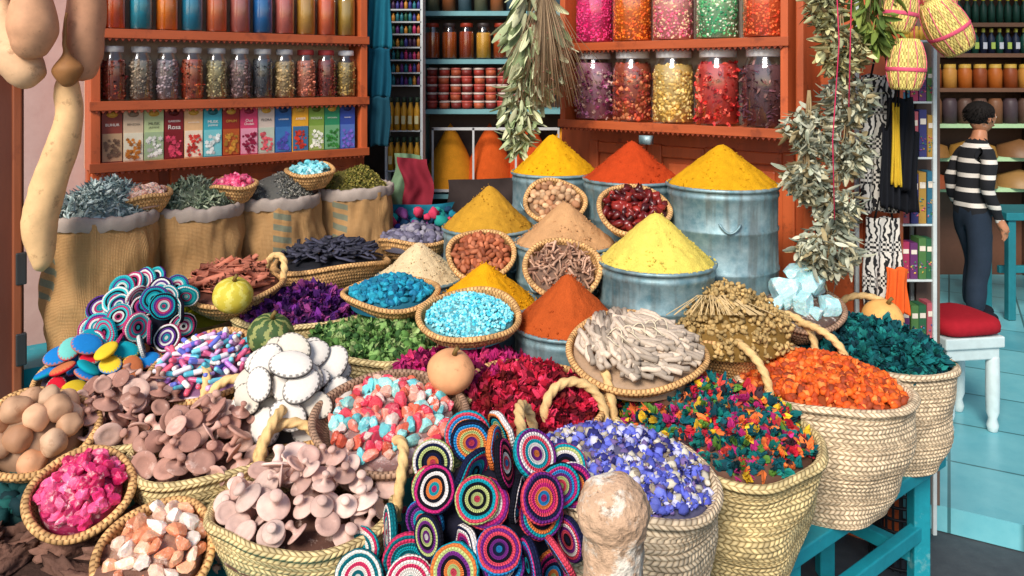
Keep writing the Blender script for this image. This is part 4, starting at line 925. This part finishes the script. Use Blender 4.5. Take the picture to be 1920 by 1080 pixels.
# ================================================================ RIGHT INTERIOR
e=root('interior_goods_shelf'); mb=MB()
X0,X1,YY=2.9,5.6,6.2
for z in(.75,.98,1.23,1.50,1.76,1.99,2.3): mb.add(box((X0+X1)/2,YY,z-.015,X1-X0,.4,.03),col=S(165,195,150) if z<1.4 else S(110,75,55),smooth=False)
for x in(X0,X1,4.1): mb.add(box(x,YY,1.2,.04,.42,2.4),col=S(80,55,45),smooth=False)
mb.add(box((X0+X1)/2,YY+.22,1.2,X1-X0,.03,2.4),col=S(100,66,50),smooth=False)
def bot(x,y,z,r,h,c,cap):
    mb.add(lathe([(.001,0),(r,0),(r,h*.62),(r*.4,h*.78),(r*.4,h*.88)],12),None,(x,y,z),1,col=c); mb.add(lathe([(r*.45,h*.85),(r*.5,h*.86),(r*.5,h),(.001,h)],10),None,(x,y,z),1,col=cap)
i=0; x=X0+.06
while x<X1-.05:
    bot(x,6.08,1.99,.026,.2,S(20,60,50),S(200,180,40)); bot(x,6.08,1.76,.026,.19,S(25,35,60) if i%3 else S(20,70,60),S(215,200,90)); mb.add(box(x,6.052,1.76+.06,.03,.004,.05),col=S(170,190,90) if i%2 else S(200,200,210),smooth=False); x+=.062; i+=1
x=X0+.08
while x<X1-.05:
    mb.add(lathe([(.001,0),(.05,0),(.05,.13),(.04,.15),(.04,.155)],16),None,(x,6.08,1.5),1,col=S([(180,95,30),(140,65,25),(195,135,60)][int(x*9)%3])); mb.add(lathe([(.043,.15),(.043,.18),(.001,.18)],16),None,(x,6.08,1.5),1,col=S(200,160,70))
    mb.add(lathe([(.001,0),(.052,0),(.052,.16),(.04,.19),(.001,.19)],16),None,(x,6.08,1.23),1,col=S([(90,65,55),(115,75,50),(70,55,60)][int(x*7)%3])); x+=.115
for k in range(7): mb.add(lathe([(.17,0),(.15,.08),(.001,.13)],20),None,(X0+.25+k*.36,6.1,.98),1,col=S([(130,90,45),(150,110,50),(110,75,45)][k%3])); mb.add(lathe([(.17,0),(.15,.08),(.001,.13)],20),None,(X0+.25+k*.36,6.1,.75),1,col=S([(150,75,45),(120,90,50),(140,105,60)][k%3]))
mb.build('goods',PAINT,e)
e=root('teal_bench'); mb=MB(); TD=S(28,110,120); mb.add(box(3.7,5.35,.68,1.0,.35,.05),col=TD,smooth=False)
for x in(3.25,4.15):
    for y in(5.22,5.48): mb.add(box(x,y,.33,.05,.05,.655),col=TD,smooth=False)
mb.add(box(3.7,5.35,.3,.9,.03,.05),col=TD,smooth=False); mb.build('bench',PAINT,e,bevel=.005)
e=root('cushioned_stool',(2.03,3.68,0),(0,0,.15)); mb=MB(); Wp=S(195,210,210)
mb.add(box(0,0,.41,.29,.29,.05),col=Wp,smooth=False); mb.add(box(0,0,.36,.26,.26,.06),col=Wp,smooth=False)
for x in(-.11,.11):
    for y in(-.11,.11): mb.add(lathe([(.001,0),(.02,0),(.026,.03),(.018,.06),(.028,.09),(.03,.2),(.028,.34),(.001,.34)],12),None,(x,y,0),1,col=Wp)
mb.build('stool',PAINT,e,bevel=.006); mb=MB(); q=rough(I3,0,1); v=q.v; q.v=np.sign(v)*np.abs(v)**.45
mb.add(rough(q,.03,2,4),None,(0,0,.475),(.155,.155,.042),col=S(160,28,40)); mb.build('cushion',CLOTH,e)

# ================================================================ CHILD
def child(loc,rz):
    e=root('standing_child',loc,(0,0,rz)); e.scale=(1,1,.985)
    J={}; E=[]; V=[];Rr=[]
    def add(n,p,r,par=None):
        J[n]=len(V); V.append(p); Rr.append(r)
        if par is not None: E.append((J[par],J[n]))
    add('pel',(0,0,.74),(.11,.09)); add('waist',(.0,0,.87),(.10,.085),'pel'); add('chest',(.02,0,1.04),(.11,.095),'waist'); add('neckb',(.035,0,1.15),(.07,.065),'chest')
    add('neck',(.05,0,1.215),(.040,.040),'neckb'); add('head',(.07,0,1.28),(.055,.055),'neck')
    for s,n in((1,'l'),(-1,'r')):
        f=.07 if n=='l' else -.03
        add('hip'+n,(0,s*.062,.68),(.085,.08),'pel'); add('kn'+n,(.03+f,s*.068,.41),(.072,.068),'hip'+n); add('cf'+n,(.0+f,s*.070,.26),(.066,.063),'kn'+n); add('an'+n,(f-.01,s*.072,.085),(.056,.054),'cf'+n)
        add('sh'+n,(.025,s*.118,1.105),(.05,.05),'neckb'); add('el'+n,(-.03,s*.155,.90),(.044,.044),'sh'+n); add('wr'+n,(.06,s*.162,.70),(.028,.028),'el'+n)
        add('pm'+n,(.085,s*.17,.645),(.028,.017),'wr'+n); 
        for k in range(4):
            dx=(k-1.5)*.013; L=[.042,.052,.048,.038][k]
            add(f'f{k}a{n}',(.09+dx,s*.169,.615),(.008,.008),'pm'+n); add(f'f{k}b{n}',(.10+dx,s*.166,.615-L*.6),(.0075,.0075),f'f{k}a{n}'); add(f'f{k}c{n}',(.096+dx,s*.158,.615-L),(.006,.006),f'f{k}b{n}')
        add('t1'+n,(.114,s*.158,.645),(.009,.009),'pm'+n); add('t2'+n,(.127,s*.151,.615),(.0075,.0075),'t1'+n)
    me=bpy.data.meshes.new('tmp'); me.from_pydata(V,E,[]); o=bpy.data.objects.new('tmp',me); bpy.context.collection.objects.link(o)
    o.modifiers.new('sk','SKIN'); sv=me.skin_vertices[0].data
    for i,r in enumerate(Rr): sv[i].radius=r
    sv[0].use_root=True
    sb_=o.modifiers.new('ss','SUBSURF'); sb_.levels=2; sb_.render_levels=2
    dg=bpy.context.evaluated_depsgraph_get(); m2=bpy.data.meshes.new_from_object(o.evaluated_get(dg)); bpy.data.objects.remove(o)
    m2.name='body'
    for v in m2.vertices:
        if .1<v.co.z<1.18:
            k=1+.07*noise.noise(Vector((v.co.x*12,v.co.y*12,v.co.z*14))); v.co.x*=k; v.co.y*=k
    sw,nt,bs=newmat('striped_knit'); tc=nd(nt,'ShaderNodeTexCoord').outputs['Object']; z=nd(nt,'ShaderNodeSeparateXYZ',{0:tc}).outputs[2]
    f=mt(nt,'GREATER_THAN',mt(nt,'SINE',mt(nt,'MULTIPLY',z,2*PI/.095)),.6); nt.links.new(mixc(nt,f,S(20,20,26),S(225,215,205)),bs.inputs['Base Color']); bs.inputs['Roughness'].default_value=.9
    tr=attr_mat('dark_trousers',.9,.4,60,.3,col=S(30,42,58)); sk=attr_mat('skin',.5,.1,40,.1,col=S(185,125,92))
    for m in(sw,tr,sk): m2.materials.append(m)
    for p in m2.polygons:
        c=p.center; p.use_smooth=True
        hand=abs(c.y)>.142 and c.z<.70 and c.x>.04
        if c.z>1.205 or hand: p.material_index=2
        elif c.z<.74 and abs(c.y)<.15: p.material_index=1
        elif c.z<.60: p.material_index=1
        else: p.material_index=0
    o=bpy.data.objects.new('body',m2); bpy.context.collection.objects.link(o); o.parent=e
    mb=MB(); hd=rough(I3,0,1)
    v=hd.v.copy()
    for i in range(len(v)):
        x,y,z_=v[i]
        if z_<0: x*=1-.12*(-z_); y*=1-.28*(-z_)
        v[i]=(x,y,z_)
    hx=.03; hz=-.015
    hd.v=v; mb.add(hd,None,(.045+hx,0,1.355+hz),(.088,.072,.10),col=S(185,125,92),m=0)
    mb.add(I2,None,(.134+hx,0,1.345+hz),(.014,.011,.018),col=S(180,118,88),m=0)
    mb.add(I2,None,(.122+hx,0,1.305+hz),(.008,.022,.007),col=S(140,70,60),m=0)
    for s in(-1,1):
        mb.add(I2,None,(.117+hx,s*.028,1.362+hz),(.009,.013,.009),col=S(235,230,225),m=0); mb.add(I2,None,(.124+hx,s*.028,1.362+hz),(.004,.006,.006),col=S(30,20,15),m=0); mb.add(I2,None,(.035+hx,s*.072,1.35+hz),(.018,.008,.026),col=S(175,115,85),m=0)
    mb.build('head',CLAY,e); mb=MB(); hr=rough(I3,.05,2.5,3); mb.add(hr,None,(.028+hx,0,1.385+hz),(.094,.082,.086),col=S(20,15,13))
    for i in range(600):
        d=Vector(rng.normal(size=3)).normalized()
        if d.x>.5 and d.z<.4: continue
        if d.z<-.55: continue
        mb.add(LEAF[1],np.array(Vector((d.x*.3-.3,d.y*.4,-.8)).to_track_quat('X','Z').to_matrix()),(.028+hx+d.x*.092,d.y*.081,1.387+hz+d.z*.085),(.009,.008,.008),col=S(22,16,14))
    mb.build('hair',PETAL,e)
    mb=MB()
    for s,f in((1,.07),(-1,-.03)):
        sh=rough(I3,0,1); vv=sh.v.copy(); vv[:,2]=np.where(vv[:,2]<-.3,-.3,vv[:,2]); sh.v=vv
        mb.add(sh,None,(f+.04,s*.072,.045),(.12,.043,.055),col=S(30,32,40)); mb.add(prism([(.0+f+.04+.122*math.cos(a),s*.072+.045*math.sin(a)) for a in np.linspace(0,2*PI,24,endpoint=False)],.0,.028),col=S(220,220,220))
    mb.build('shoes',CLOTH,e)
child((2.96,5.15,0),math.radians(12))

# ================================================================ CAMERA, LIGHT
cam=bpy.data.cameras.new('camera'); co=bpy.data.objects.new('camera',cam); bpy.context.collection.objects.link(co)
co.location=(0,0,1.6); co.rotation_euler=(PI/2,0,0); cam.lens=28.125; cam.sensor_width=36; cam.shift_y=-400/1920; cam.clip_end=200; cam.clip_start=.05
bpy.context.scene.camera=co
w=bpy.data.worlds.new('World'); bpy.context.scene.world=w; w.use_nodes=True; nt=w.node_tree
sky=nt.nodes.new('ShaderNodeTexSky'); sky.sky_type='NISHITA'; sky.sun_disc=False
D=Vector((-.42,-1.0,.85)).normalized()
sky.sun_elevation=math.asin(D.z); sky.sun_rotation=math.atan2(D.x,D.y)
nt.links.new(sky.outputs[0],nt.nodes['Background'].inputs[0]); nt.nodes['Background'].inputs[1].default_value=.15
sun=bpy.data.lights.new('sun','SUN'); sun.energy=4.1; sun.angle=math.radians(22); sun.color=(1,.935,.84)
so=bpy.data.objects.new('sun',sun); bpy.context.collection.objects.link(so); so.rotation_euler=D.to_track_quat('Z','Y').to_euler()
sc=bpy.context.scene; sc.view_settings.view_transform='Standard'; sc.view_settings.look='None'; sc.view_settings.exposure=0
